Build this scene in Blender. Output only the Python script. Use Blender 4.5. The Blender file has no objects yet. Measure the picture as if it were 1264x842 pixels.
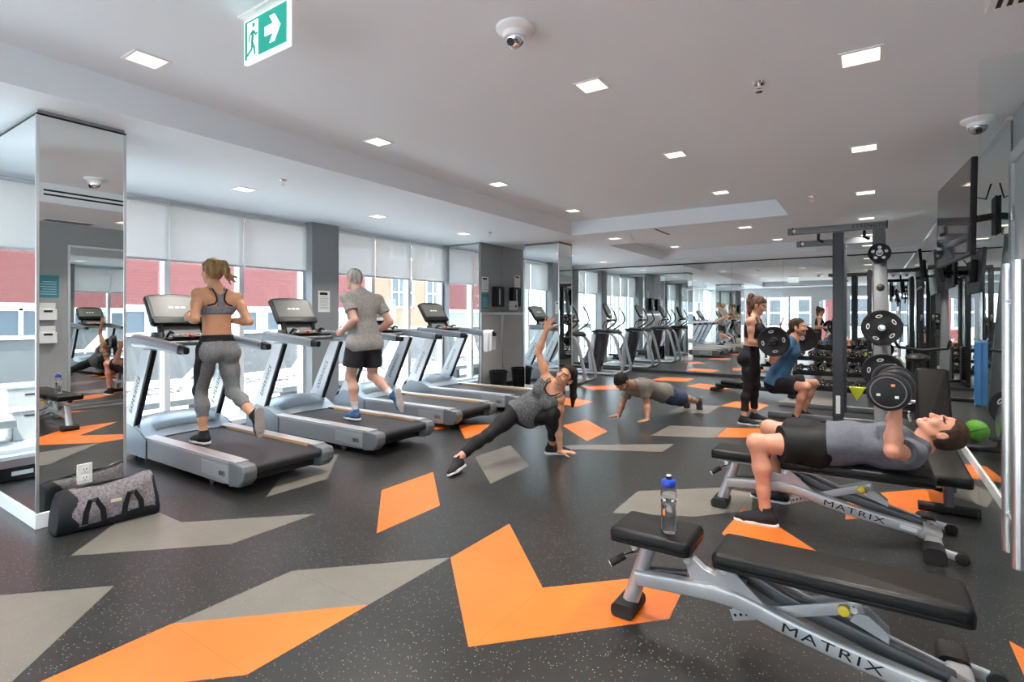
LAMP = 8.6
import bpy, bmesh, math, random
import numpy as np
from mathutils import Vector, Matrix, Euler
PI = math.pi
R = math.radians
random.seed(7)
SC = bpy.context.scene
COL = SC.collection
V = Vector

# ------------------------------------------------------------------ materials
MATS = {}
def mat(name, col=(.5, .5, .5), rough=.5, metal=0.0, bump=0.0, bscale=60.0, var=0.0, vscale=8.0,
        spec=.5, emit=None, estr=0.0, coat=0.0, stretch=None, detail=4.0):
    if name in MATS:
        return MATS[name]
    m = bpy.data.materials.new(name); m.use_nodes = True
    nt = m.node_tree; b = nt.nodes['Principled BSDF']
    b.inputs['Base Color'].default_value = (*col, 1)
    b.inputs['Roughness'].default_value = rough
    b.inputs['Metallic'].default_value = metal
    if max(col) < .05 and not metal and spec == .5: spec = .2
    b.inputs['Specular IOR Level'].default_value = spec
    b.inputs['Coat Weight'].default_value = coat
    if emit:
        b.inputs['Emission Color'].default_value = (*emit, 1)
        b.inputs['Emission Strength'].default_value = estr
    if var or bump:
        tc = nt.nodes.new('ShaderNodeTexCoord'); mp = nt.nodes.new('ShaderNodeMapping')
        if stretch: mp.inputs['Scale'].default_value = stretch
        nt.links.new(tc.outputs['Object'], mp.inputs['Vector'])
    if var:
        n = nt.nodes.new('ShaderNodeTexNoise'); n.inputs['Scale'].default_value = vscale
        n.inputs['Detail'].default_value = detail
        nt.links.new(mp.outputs['Vector'], n.inputs['Vector'])
        r = nt.nodes.new('ShaderNodeValToRGB')
        r.color_ramp.elements[0].position = .3; r.color_ramp.elements[1].position = .7
        r.color_ramp.elements[0].color = (*[max(0, c*(1-var)) for c in col], 1)
        r.color_ramp.elements[1].color = (*[min(1, c*(1+var)) for c in col], 1)
        nt.links.new(n.outputs['Fac'], r.inputs['Fac']); nt.links.new(r.outputs['Color'], b.inputs['Base Color'])
    if bump:
        n2 = nt.nodes.new('ShaderNodeTexNoise'); n2.inputs['Scale'].default_value = bscale
        n2.inputs['Detail'].default_value = 3
        nt.links.new(mp.outputs['Vector'], n2.inputs['Vector'])
        bp = nt.nodes.new('ShaderNodeBump'); bp.inputs['Strength'].default_value = bump
        bp.inputs['Distance'].default_value = .01
        nt.links.new(n2.outputs['Fac'], bp.inputs['Height']); nt.links.new(bp.outputs['Normal'], b.inputs['Normal'])
    MATS[name] = m
    return m

def glass_mat(name, tint=(1, 1, 1), ior=1.45, gloss=1.0):
    if name in MATS: return MATS[name]
    m = bpy.data.materials.new(name); m.use_nodes = True
    nt = m.node_tree; nt.nodes.clear()
    o = nt.nodes.new('ShaderNodeOutputMaterial'); mx = nt.nodes.new('ShaderNodeMixShader')
    t = nt.nodes.new('ShaderNodeBsdfTransparent'); t.inputs[0].default_value = (*tint, 1)
    g = nt.nodes.new('ShaderNodeBsdfGlossy'); g.inputs['Roughness'].default_value = 0.0
    f = nt.nodes.new('ShaderNodeLayerWeight'); f.inputs['Blend'].default_value = .5
    pw = nt.nodes.new('ShaderNodeMath'); pw.operation = 'POWER'; pw.inputs[1].default_value = 5
    ma = nt.nodes.new('ShaderNodeMath'); ma.operation = 'MULTIPLY_ADD'; ma.inputs[1].default_value = .7*gloss; ma.inputs[2].default_value = .05*gloss
    nt.links.new(f.outputs['Facing'], pw.inputs[0]); nt.links.new(pw.outputs[0], ma.inputs[0]); nt.links.new(ma.outputs[0], mx.inputs[0])
    nt.links.new(t.outputs[0], mx.inputs[1]); nt.links.new(g.outputs[0], mx.inputs[2])
    nt.links.new(mx.outputs[0], o.inputs['Surface'])
    MATS[name] = m
    return m

def mirror_mat():
    if 'mirror_glass' in MATS: return MATS['mirror_glass']
    m = mat('mirror_glass', (.80, .83, .82), .0, 1.0)
    return m

# ------------------------------------------------------------------ objects
def props(o, label=None, cat=None, group=None, kind=None):
    if label: o['label'] = label
    if cat: o['category'] = cat
    if group: o['group'] = group
    if kind: o['kind'] = kind
    return o
def empty(name, loc=(0, 0, 0), rz=0, label=None, cat=None, group=None):
    o = bpy.data.objects.new(name, None); COL.objects.link(o)
    o.location = loc; o.rotation_euler = (0, 0, rz); o.empty_display_size = .1
    return props(o, label, cat, group)
def dup(root, loc, rz=None, label=None, group=None):
    r = root.copy(); COL.objects.link(r); r.location = loc
    if rz is not None: r.rotation_euler = (0, 0, rz)
    if label: r['label'] = label
    if group: r['group'] = group
    for ch in list(root.children):
        c = ch.copy(); COL.objects.link(c); c.parent = r
        for g in list(ch.children):
            d = g.copy(); COL.objects.link(d); d.parent = c
    return r

def frame(z, x=None):
    z = V(z).normalized()
    x = V(x) if x is not None else (V((1, 0, 0)) if abs(z.x) < .9 else V((0, 1, 0)))
    y = z.cross(x).normalized(); x = y.cross(z).normalized()
    return x, y, z
def M3(x, y, z, loc=(0, 0, 0)):
    m = Matrix((x, y, z)).transposed().to_4x4(); m.translation = V(loc)
    return m

class MB:
    """collects shapes; build() links them as ONE mesh object"""
    def __init__(s): s.v = []; s.f = []; s.sm = []; s.mi = []; s.cur = 0
    def add(s, vs, fs, smooth=False):
        n = len(s.v); s.v += [tuple(p) for p in vs]
        for f in fs: s.f.append(tuple(i+n for i in f)); s.sm.append(smooth); s.mi.append(s.cur)
        return s
    def box(s, c, d, m=None):
        c = V(c); h = V(d)/2
        vs = [V((x*h.x, y*h.y, z*h.z)) for x in (-1, 1) for y in (-1, 1) for z in (-1, 1)]
        if m is not None: vs = [m.to_3x3() @ p for p in vs]
        return s.add([c+p for p in vs], [(0, 1, 3, 2), (4, 6, 7, 5), (0, 4, 5, 1), (2, 3, 7, 6), (0, 2, 6, 4), (1, 5, 7, 3)])
    def bb(s, lo, hi):
        return s.box([(a+b)/2 for a, b in zip(lo, hi)], [abs(b-a) for a, b in zip(lo, hi)])
    def sweep(s, pts, prof, up=None, smooth=True, closed=False):
        """prof: list of 2-D points (or function of index giving them); swept along pts"""
        pts = [V(p) for p in pts]; n = len(pts); rings = []
        prevx = V(up) if up is not None else None
        for i, p in enumerate(pts):
            if closed: t = (pts[(i+1) % n]-pts[i-1])
            elif i == 0: t = pts[1]-p
            elif i == n-1: t = p-pts[i-1]
            else: t = (pts[i+1]-p).normalized()+(p-pts[i-1]).normalized()
            x, y, z = frame(t, up if up is not None else prevx)
            if up is None: prevx = x
            pr = prof(i) if callable(prof) else prof
            k = 1.0
            if 0 < i < n-1 and not closed:
                c = max(.5, t.normalized().dot((pts[i+1]-p).normalized())); k = 1/c
            rings.append([p+x*a+y*b*(k if up is not None else 1) for a, b in pr])
        m = len(rings[0]); vs = [q for r in rings for q in r]; fs = []
        for i in range(n if closed else n-1):
            j = (i+1) % n
            for a in range(m):
                b = (a+1) % m
                fs.append((i*m+a, i*m+b, j*m+b, j*m+a))
        s.add(vs, fs, smooth)
        if not closed:
            s.add(rings[0], [tuple(reversed(range(m)))]); s.add(rings[-1], [tuple(range(m))])
        return s
    def tube(s, pts, r, seg=12, closed=False):
        def pr(i):
            q = r[i] if isinstance(r, (list, tuple)) else r
            return [(q*math.cos(2*PI*a/seg), q*math.sin(2*PI*a/seg)) for a in range(seg)]
        return s.sweep(pts, pr, None, True, closed)
    def rtube(s, pts, w, h, up, c=.2):
        """rounded rectangular bar: w along up, h across"""
        def pr(i):
            ww = w[i] if isinstance(w, (list, tuple)) else w
            hh = h[i] if isinstance(h, (list, tuple)) else h
            e = min(ww, hh)*c; a, b = ww/2, hh/2
            out = []
            for cx, cy, st in ((a-e, b-e, 0), (-a+e, b-e, 90), (-a+e, -b+e, 180), (a-e, -b+e, 270)):
                for k in range(4):
                    q = R(st+30*k); out.append((cx+e*math.cos(q), cy+e*math.sin(q)))
            return out
        return s.sweep(pts, pr, up, True)
    def lathe(s, prof, c=(0, 0, 0), axis=(0, 0, 1), seg=24, smooth=True, caps=True):
        x, y, z = frame(axis); c = V(c); vs = []; fs = []; m = len(prof)
        for i in range(seg):
            a = 2*PI*i/seg; d = x*math.cos(a)+y*math.sin(a)
            vs += [c+d*r+z*h for r, h in prof]
        for i in range(seg):
            j = (i+1) % seg
            for k in range(m-1):
                fs.append((i*m+k, j*m+k, j*m+k+1, i*m+k+1))
        s.add(vs, fs, smooth)
        if caps and prof[0][0] > 1e-6: s.add([c+(x*math.cos(2*PI*i/seg)+y*math.sin(2*PI*i/seg))*prof[0][0]+z*prof[0][1] for i in range(seg)], [tuple(reversed(range(seg)))])
        if caps and prof[-1][0] > 1e-6: s.add([c+(x*math.cos(2*PI*i/seg)+y*math.sin(2*PI*i/seg))*prof[-1][0]+z*prof[-1][1] for i in range(seg)], [tuple(range(seg))])
        return s
    def cyl(s, a, b, r, seg=20):
        a, b = V(a), V(b); L = (b-a).length
        return s.lathe([(r, 0), (r, L)], a, b-a, seg)
    def disc(s, a, b, r, bev, seg=40):
        a, b = V(a), V(b); L = (b-a).length
        return s.lathe([(r-bev, 0), (r-bev*.3, bev*.3), (r, bev), (r, L-bev), (r-bev*.3, L-bev*.3), (r-bev, L)], a, b-a, seg)
    def ball(s, c, r, seg=20, sc=(1, 1, 1)):
        c = V(c); n = seg//2; vs = []; fs = []
        for i in range(n+1):
            t = PI*i/n
            for j in range(seg):
                p = 2*PI*j/seg
                vs.append(c+V((r*sc[0]*math.sin(t)*math.cos(p), r*sc[1]*math.sin(t)*math.sin(p), r*sc[2]*math.cos(t))))
        for i in range(n):
            for j in range(seg):
                k = (j+1) % seg
                fs.append((i*seg+j, (i+1)*seg+j, (i+1)*seg+k, i*seg+k))
        return s.add(vs, fs, True)
    def prism(s, poly, M, d0, d1):
        """2-D polygon in M's xy plane extruded along M's z from d0 to d1"""
        n = len(poly)
        vs = [M @ V((a, b, d0)) for a, b in poly]+[M @ V((a, b, d1)) for a, b in poly]
        fs = [tuple(reversed(range(n))), tuple(range(n, 2*n))]+[(i, (i+1) % n, (i+1) % n+n, i+n) for i in range(n)]
        return s.add(vs, fs)
    def build(s, name, m, parent=None, bevel=0, seg=2, loc=None, clean=True):
        me = bpy.data.meshes.new(name); me.from_pydata(s.v, [], s.f)
        ms = m if isinstance(m, (list, tuple)) else [m]
        for q in ms: me.materials.append(q)
        me.polygons.foreach_set('use_smooth', s.sm)
        me.polygons.foreach_set('material_index', s.mi)
        bm = bmesh.new(); bm.from_mesh(me)
        bmesh.ops.remove_doubles(bm, verts=bm.verts, dist=1e-6)
        if clean: bmesh.ops.recalc_face_normals(bm, faces=bm.faces)
        bm.to_mesh(me); bm.free()
        if any(s.sm): me.set_sharp_from_angle(angle=R(42))
        o = bpy.data.objects.new(name, me); COL.objects.link(o)
        if parent is not None: o.parent = parent
        if loc is not None: o.location = loc
        if bevel:
            b = o.modifiers.new('bevel', 'BEVEL'); b.width = bevel; b.segments = seg; b.limit_method = 'ANGLE'
            b.harden_normals = False
            me.polygons.foreach_set('use_smooth', [True]*len(me.polygons)); me.set_sharp_from_angle(angle=R(42))
        return o

def struct(name, mb, m, **k):
    o = mb.build(name, m, **k); o['kind'] = 'structure'
    return o

def text(name, body, size, m, M, parent=None, ext=.0006, sx=1.0, align='CENTER', space=1.0):
    cu = bpy.data.curves.new(name, 'FONT'); cu.body = body; cu.size = size; cu.extrude = ext
    cu.align_x = align; cu.align_y = 'CENTER'; cu.space_character = space
    o = bpy.data.objects.new(name, cu); COL.objects.link(o)
    dg = bpy.context.evaluated_depsgraph_get()
    me = bpy.data.meshes.new_from_object(o.evaluated_get(dg))
    COL.objects.unlink(o); bpy.data.objects.remove(o); bpy.data.curves.remove(cu)
    me.transform(M @ Matrix.Diagonal((sx, 1, 1, 1)))
    me.materials.clear(); me.materials.append(m)
    n = bpy.data.objects.new(name, me); COL.objects.link(n)
    if parent is not None: n.parent = parent
    return n
ORD = ['first', 'second', 'third', 'fourth', 'fifth', 'sixth', 'seventh', 'eighth', 'ninth', 'tenth', 'eleventh', 'twelfth']
# ------------------------------------------------------------------ implicit surfaces for people and soft goods
def A3(p): return np.array(p, dtype=np.float64)
def nrm(v):
    v = A3(v); return v/(np.linalg.norm(v)+1e-12)
def cone(a, b, ra, rb, k=.02, n=None, fl=1.0, sub=False):
    return dict(t='c', a=A3(a), b=A3(b), ra=ra, rb=rb, k=k, n=None if n is None else nrm(n), fl=fl, sub=sub)
def sph(c, r, k=.02, sub=False): return cone(c, A3(c)+1e-5, r, r, k, sub=sub)
def ell(c, axes, rad, k=.03, sub=False):
    return dict(t='e', c=A3(c), M=np.array([nrm(x) for x in axes]), r=A3(rad), k=k, sub=sub)
def slab(a, b, ra, rb, n, h, k=.002):
    """flat sole: tapered capsule outline, thickness 2h along n"""
    return dict(t='s', a=A3(a), b=A3(b), ra=ra, rb=rb, n=nrm(n), h=h, k=k, sub=False)
def pd(p, P):
    if p['t'] == 'e':
        q = (P-p['c']) @ p['M'].T
        k0 = np.sqrt(((q/p['r'])**2).sum(1)); k1 = np.sqrt(((q/(p['r']**2))**2).sum(1))+1e-9
        return np.where(k0 < 1e-6, -p['r'].min(), k0*(k0-1)/k1)
    a, b = p['a'], p['b']; ab = b-a; L2 = ab @ ab+1e-12
    t = np.clip(((P-a) @ ab)/L2, 0, 1)
    q = P-a-t[:, None]*ab
    r = p['ra']+(p['rb']-p['ra'])*t
    if p['t'] == 's':
        w = q @ p['n']; q = q-w[:, None]*p['n']
        d = np.sqrt((q*q).sum(1))-r
        return np.maximum(d, np.abs(w)-p['h'])
    if p['n'] is not None:
        w = q @ p['n']; s = (q*q).sum(1)-w*w
        f = np.sqrt(np.maximum(s, 0)+(w/p['fl'])**2)+1e-9
        g = np.sqrt(np.maximum(s, 0)+(w/p['fl']**2)**2)/f+1e-9
        return (f-r)/np.maximum(g, 1e-3)
    return np.sqrt((q*q).sum(1))-r
def smin(a, b, k):
    h = np.clip(.5+.5*(b-a)/k, 0, 1)
    return b+(a-b)*h-k*h*(1-h)
def fold(prims, P, infl=0.0):
    d = None
    for p in prims:
        q = pd(p, P)
        if p['sub']:
            if d is not None: d = -smin(-d, q, p['k'])
        else:
            d = q if d is None else smin(d, q, p['k'])
    return None if d is None else d-infl
class Shape:
    """groups: list of (prims, join, clips, inflate); join None (hard min) or (centre, radius, k_near, k_far)"""
    def __init__(s): s.g = []; s.clip = []; s.noise = None
    def group(s, prims, join=None, clips=(), infl=0.0): s.g.append((list(prims), join, list(clips), infl)); return s
    def cut(s, pt, n): s.clip.append(('p', A3(pt), nrm(n))); return s          # keeps the side against n
    def hole(s, c, r, k=.0): s.clip.append(('h', A3(c), r)); return s          # removes a ball
    def fn(s, f): s.clip.append(('f', f)); return s
    def ev(s, P, c=None, rad=0):
        d = None
        for prims, join, clips, infl in s.g:
            if c is not None:
                prims = [p for p in prims if pd(p, c[None])[0] < rad*1.7+.07+infl or (p['t'] == 'e' and pd(p, c[None])[0] < rad*2.6+.1)]
            if not prims: continue
            g = fold(prims, P, infl)
            if g is None: continue
            for kk in clips: g = np.maximum(g, (P-kk[0]) @ kk[1])
            if d is None: d = g
            elif join is None: d = np.minimum(d, g)
            else:
                w = np.exp(-((P-join[0])**2).sum(1)/join[1]**2)
                d = smin(d, g, join[3]+(join[2]-join[3])*w)
        if d is None: return np.full(len(P), 1.0)
        if s.noise is not None: d = d+s.noise(P)
        for kk in s.clip:
            if kk[0] == 'p': d = np.maximum(d, (P-kk[1]) @ kk[2])
            elif kk[0] == 'h': d = np.maximum(d, kk[2]-np.sqrt(((P-kk[1])**2).sum(1)))
            else: d = np.maximum(d, kk[1](P))
        return d
    def bounds(s):
        lo = np.full(3, 1e9); hi = -lo
        for prims, _, _, infl in s.g:
            for p in prims:
                if p['sub']: continue
                if p['t'] == 'e': ps = [p['c']]; r = p['r'].max()
                else: ps = [p['a'], p['b']]; r = max(p['ra'], p['rb'])
                for q in ps: lo = np.minimum(lo, q-r-infl); hi = np.maximum(hi, q+r+infl)
        return lo-.03, hi+.03
def wrinkle(amp, scale, seed, axis=None):
    rg = np.random.RandomState(seed); D = rg.normal(size=(7, 3)); D /= np.linalg.norm(D, axis=1)[:, None]
    if axis is not None:
        ax = nrm(axis); D = D-.75*(D @ ax)[:, None]*ax
    D *= scale*rg.uniform(.6, 1.7, 7)[:, None]; ph = rg.uniform(0, 6.3, 7)
    return lambda P: amp*np.sin(P @ D.T+ph+1.3*np.sin((P @ D.T[:, ::-1])*.6)).sum(1)/3.0
def polygonise(shape, h):
    B = 8
    lo, hi = shape.bounds()
    n = np.ceil((hi-lo)/h/B).astype(int)
    G = np.ones(n*B, dtype=np.float32)
    cs = np.stack(np.meshgrid(*[np.arange(k) for k in n], indexing='ij'), -1).reshape(-1, 3)
    cen = lo+(cs*B+(B-1)/2)*h; rad = math.sqrt(3)*h*B/2
    cd = np.concatenate([shape.ev(cen[i:i+20000]) for i in range(0, len(cen), 20000)])
    off = np.stack(np.meshgrid(*[np.arange(B)]*3, indexing='ij'), -1).reshape(-1, 3)*h
    near = np.abs(cd) < rad*1.8+.012
    for (i, j, k), d, ok, c in zip(cs, cd, near, cen):
        sl = (slice(i*B, i*B+B), slice(j*B, j*B+B), slice(k*B, k*B+B))
        if not ok: G[sl] = 1 if d > 0 else -1
        else: G[sl] = shape.ev(lo+np.array([i, j, k])*B*h+off, c, rad).reshape(B, B, B)
    ins = G < 0
    c8 = [ins[a:G.shape[0]-1+a, b:G.shape[1]-1+b, c:G.shape[2]-1+c] for a in (0, 1) for b in (0, 1) for c in (0, 1)]
    sm = sum(x.astype(np.uint8) for x in c8)
    act = np.argwhere((sm > 0) & (sm < 8))
    idx = np.full([q-1 for q in G.shape], -1, dtype=np.int64)
    idx[tuple(act.T)] = np.arange(len(act))
    cor = np.array([(a, b, c) for a in (0, 1) for b in (0, 1) for c in (0, 1)])
    val = np.stack([G[tuple((act+o).T)] for o in cor], 1)
    pos = np.zeros((len(act), 3)); cnt = np.zeros(len(act))
    for a in range(8):
        for b in range(a+1, 8):
            if np.abs(cor[a]-cor[b]).sum() != 1: continue
            va, vb = val[:, a], val[:, b]; x = (va < 0) != (vb < 0)
            t = np.where(x, va/np.where(x, va-vb, 1), 0)
            pos += x[:, None]*(cor[a]+t[:, None]*(cor[b]-cor[a])); cnt += x
    verts = lo+(act+pos/cnt[:, None])*h
    quads = []
    for ax in range(3):
        o = [np.array([0, 0, 0]), np.array([0, 0, 0]), np.array([0, 0, 0]), np.array([0, 0, 0])]
        b1, b2 = (ax+1) % 3, (ax+2) % 3
        o[1][b1] = -1; o[2][b1] = -1; o[2][b2] = -1; o[3][b2] = -1
        s0 = [slice(None)]*3; s1 = [slice(None)]*3
        s0[ax] = slice(0, -1); s1[ax] = slice(1, None)
        e = ins[tuple(s0)] != ins[tuple(s1)]
        e = np.argwhere(e)
        e = e[(e[:, b1] > 0) & (e[:, b2] > 0) & (e[:, b1] < G.shape[b1]-1) & (e[:, b2] < G.shape[b2]-1)]
        if not len(e): continue
        q = np.stack([idx[tuple((e+w).T)] for w in o], 1)
        fl = ins[tuple(e.T)]
        q[~fl] = q[~fl][:, ::-1]
        quads.append(q[(q >= 0).all(1)])
    return verts, np.concatenate(quads)
def sdf_obj(name, shape, h, m, parent=None, org=None, classify=None):
    vs, qs = polygonise(shape, h)
    if org is not None: vs = vs-A3(org)
    me = bpy.data.meshes.new(name)
    me.vertices.add(len(vs)); me.vertices.foreach_set('co', vs.astype(np.float32).ravel())
    me.loops.add(len(qs)*4); me.loops.foreach_set('vertex_index', qs.astype(np.int32).ravel())
    me.polygons.add(len(qs))
    me.polygons.foreach_set('loop_start', np.arange(0, len(qs)*4, 4, dtype=np.int32))
    me.polygons.foreach_set('loop_total', np.full(len(qs), 4, dtype=np.int32))
    for q in (m if isinstance(m, (list, tuple)) else [m]): me.materials.append(q)
    me.update(calc_edges=True); me.validate()
    me.polygons.foreach_set('use_smooth', np.ones(len(me.polygons), dtype=bool))
    if classify is not None and len(me.polygons) == len(qs):
        c = vs[qs].mean(1)+(0 if org is None else A3(org))
        me.polygons.foreach_set('material_index', classify(c).astype(np.int32))
    o = bpy.data.objects.new(name, me); COL.objects.link(o)
    if parent is not None: o.parent = parent
    elif org is not None: o.location = org
    return o
# ------------------------------------------------------------------ camera, world, sun
cam = bpy.data.cameras.new('camera'); co = bpy.data.objects.new('camera', cam); COL.objects.link(co)
cam.sensor_width = 36; cam.lens = 660/1264*36; cam.shift_y = -31/1264; cam.clip_start = .05
co.location = (0, 0, 1.38); co.rotation_euler = (PI/2, 0, R(33.81)); SC.camera = co
SC.view_settings.view_transform = 'Standard'; SC.view_settings.look = 'None'
SC.view_settings.exposure = 1.42; SC.view_settings.gamma = 1; SC.view_settings.use_curve_mapping = False
SC.cycles.use_denoising = True
SC.cycles.max_bounces = 14; SC.cycles.diffuse_bounces = 5; SC.cycles.glossy_bounces = 7
SC.cycles.transmission_bounces = 8; SC.cycles.transparent_max_bounces = 16
SC.cycles.sample_clamp_indirect = 6.0; SC.cycles.caustics_reflective = True
w = bpy.data.worlds.new('world'); SC.world = w; w.use_nodes = True
nt = w.node_tree; bg = nt.nodes['Background']
bg.inputs[0].default_value = (.70, .86, 1.0, 1); bg.inputs[1].default_value = 3.5
sun = bpy.data.lights.new('sun', 'SUN'); sun.energy = 6.5; sun.angle = R(1.2); sun.color = (1, .95, .88)
so = bpy.data.objects.new('sun', sun); COL.objects.link(so)
so.rotation_euler = V((-.30, -.50, -1.2)).to_track_quat('-Z', 'Y').to_euler()

# ------------------------------------------------------------------ materials
WHITE = mat('white_paint', (.80, .81, .82), .55)
CEIL = mat('ceiling_paint', (.775, .82, .865), .7)
GREYW = mat('grey_wall_paint', (.30, .305, .31), .5)
GREYC = mat('grey_column_panel', (.27, .28, .29), .42)
CAB = mat('warm_grey_laminate', (.43, .43, .42), .38)
ALU = mat('brushed_aluminium', (.72, .73, .74), .3, .85)
WFR = mat('white_window_frame', (.84, .85, .86), .35)
CHROME = mat('chrome', (.85, .85, .86), .08, 1.0)
STEEL = mat('satin_steel', (.68, .66, .65), .24, 1.0, stretch=(200, 200, 2), bump=.03, bscale=6)
BLACK = mat('black_plastic', (.016, .016, .018), .38)
BLKM = mat('matte_black_metal', (.022, .023, .026), .45)
DARKG = mat('dark_grey_metal', (.035, .037, .042), .42)
RUB = mat('black_rubber', (.02, .02, .021), .6)
MIR = mirror_mat()
PANE = glass_mat('window_glass', (.97, .985, .985), 1.45)
DGLASS = glass_mat('door_glass', (.945, .97, .965), 1.4, .55)

# floor materials: rubber with flecks
def floor_mat(name, col, fleck, famt, rough):
    m = bpy.data.materials.new(name); m.use_nodes = True; nt = m.node_tree; b = nt.nodes['Principled BSDF']
    L = nt.links.new
    tc = nt.nodes.new('ShaderNodeTexCoord')
    vo = nt.nodes.new('ShaderNodeTexVoronoi'); vo.inputs['Scale'].default_value = 85; L(tc.outputs['Object'], vo.inputs['Vector'])
    lt = nt.nodes.new('ShaderNodeMath'); lt.operation = 'LESS_THAN'; lt.inputs[1].default_value = .19; L(vo.outputs['Distance'], lt.inputs[0])
    wn = nt.nodes.new('ShaderNodeSeparateColor'); L(vo.outputs['Color'], wn.inputs[0])
    gt = nt.nodes.new('ShaderNodeMath'); gt.operation = 'GREATER_THAN'; gt.inputs[1].default_value = 1-famt; L(wn.outputs[0], gt.inputs[0])
    mu = nt.nodes.new('ShaderNodeMath'); mu.operation = 'MULTIPLY'; L(lt.outputs[0], mu.inputs[0]); L(gt.outputs[0], mu.inputs[1])
    no = nt.nodes.new('ShaderNodeTexNoise'); no.inputs['Scale'].default_value = 2.2; no.inputs['Detail'].default_value = 8; no.inputs['Roughness'].default_value = .65
    L(tc.outputs['Object'], no.inputs['Vector'])
    rp = nt.nodes.new('ShaderNodeValToRGB'); rp.color_ramp.elements[0].position = .3; rp.color_ramp.elements[1].position = .72
    rp.color_ramp.elements[0].color = (*[c*.86 for c in col], 1); rp.color_ramp.elements[1].color = (*[c*1.13 for c in col], 1)
    L(no.outputs['Fac'], rp.inputs['Fac'])
    # tile seams on a .61 x .60 m grid
    br = nt.nodes.new('ShaderNodeMapping'); br.inputs['Location'].default_value = (2.6+.61*20, -1.14+.6*20, 0)
    L(tc.outputs['Object'], br.inputs['Vector'])
    sx = nt.nodes.new('ShaderNodeSeparateXYZ'); L(br.outputs['Vector'], sx.inputs[0])
    ms = []
    for ax, st in ((0, .61), (1, .60)):
        dv = nt.nodes.new('ShaderNodeMath'); dv.operation = 'DIVIDE'; dv.inputs[1].default_value = st; L(sx.outputs[ax], dv.inputs[0])
        fr = nt.nodes.new('ShaderNodeMath'); fr.operation = 'FRACT'; L(dv.outputs[0], fr.inputs[0])
        lt2 = nt.nodes.new('ShaderNodeMath'); lt2.operation = 'LESS_THAN'; lt2.inputs[1].default_value = .0045; L(fr.outputs[0], lt2.inputs[0]); ms.append(lt2)
    mxm = nt.nodes.new('ShaderNodeMath'); mxm.operation = 'MAXIMUM'; L(ms[0].outputs[0], mxm.inputs[0]); L(ms[1].outputs[0], mxm.inputs[1])
    m1 = nt.nodes.new('ShaderNodeMix'); m1.data_type = 'RGBA'; L(mu.outputs[0], m1.inputs[0]); L(rp.outputs['Color'], m1.inputs[6]); m1.inputs[7].default_value = (*fleck, 1)
    m2 = nt.nodes.new('ShaderNodeMix'); m2.data_type = 'RGBA'; L(mxm.outputs[0], m2.inputs[0]); L(m1.outputs[2], m2.inputs[6]); m2.inputs[7].default_value = (*[c*.55 for c in col], 1)
    L(m2.outputs[2], b.inputs['Base Color'])
    mr = nt.nodes.new('ShaderNodeMapRange'); mr.inputs[3].default_value = rough-.02; mr.inputs[4].default_value = rough+.02; L(no.outputs['Fac'], mr.inputs[0]); L(mr.outputs[0], b.inputs['Roughness'])
    bp = nt.nodes.new('ShaderNodeBump'); bp.inputs['Strength'].default_value = .05; bp.inputs['Distance'].default_value = .003
    n3 = nt.nodes.new('ShaderNodeTexNoise'); n3.inputs['Scale'].default_value = 120; L(tc.outputs['Object'], n3.inputs['Vector'])
    L(n3.outputs['Fac'], bp.inputs['Height']); L(bp.outputs['Normal'], b.inputs['Normal'])
    b.inputs['Specular IOR Level'].default_value = .75
    return m
FL_B = floor_mat('black_rubber_floor', (.0165, .0163, .0165), (.42, .40, .31), .40, .29)
FL_O = floor_mat('orange_rubber_floor', (.66, .145, .014), (.8, .2, .03), .0, .36)
FL_G = floor_mat('taupe_rubber_floor', (.155, .142, .122), (.3, .28, .25), .2, .32)

# ------------------------------------------------------------------ floor with its inlaid shapes
def g(i, j): return (-2.6+.61*i, 1.14+.60*j)
OR = [[g(1, 2), g(1, 3), g(2, 2), (-.80, 2.93), (-.76, 2.42), (-1.39, 1.75)],
      [g(0, 0), g(1, 1), g(1, 0), g(0, -1)],
      [g(-1, 3), g(-1, 4), g(0, 3), g(0, 2)],
      [(-4.32, 5.23), (-4.0, 5.5), (-3.75, 5.07), (-3.77, 4.69)],
      [(-4.75, 5.0), (-4.45, 5.25), (-4.30, 5.05), (-4.45, 4.75)],
      [g(-1, 8), (-3.14, 6.46), g(0, 8), (-2.59, 5.35)],
      [(-.14, 4.26), (-.14, 4.86), (.48, 5.49), (.48, 4.89)],
      [(.69, 6.49), (.80, 6.47), (.80, 5.93), (.62, 5.93)],
      [(.49, 3.06), (.80, 2.72), (.80, 2.1), (.49, 2.50)],
      [(-1.45, 6.35), (-1.47, 6.95), (-.83, 7.3), (-.80, 6.7)],
      [(-.78, 3.55), (-.76, 4.12), (-.50, 3.88), (-.22, 3.55), (-.20, 3.2), (-.5, 3.25)],
      [(-4.7, 9.4), (-4.2, 10.0), (-3.9, 9.6), (-4.3, 9.1)],
      [(-3.9, 11.2), (-3.9, 11.9), (-3.2, 12.0), (-3.2, 11.3)],
      [(-3.0, 10.6), (-2.9, 11.2), (-2.2, 11.0), (-2.3, 10.3)],
      [(-1.9, 8.6), (-1.8, 9.2), (-1.3, 9.1), (-1.35, 8.5)],
      [(-4.3, 7.4), (-4.3, 8.0), (-3.7, 7.9), (-3.7, 7.3)],
      [g(-2, -2), g(-1, -1), g(0, -2), g(-1, -3)], [g(2, -1), g(3, 0), g(4, 0), g(3, -1)]]
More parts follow.
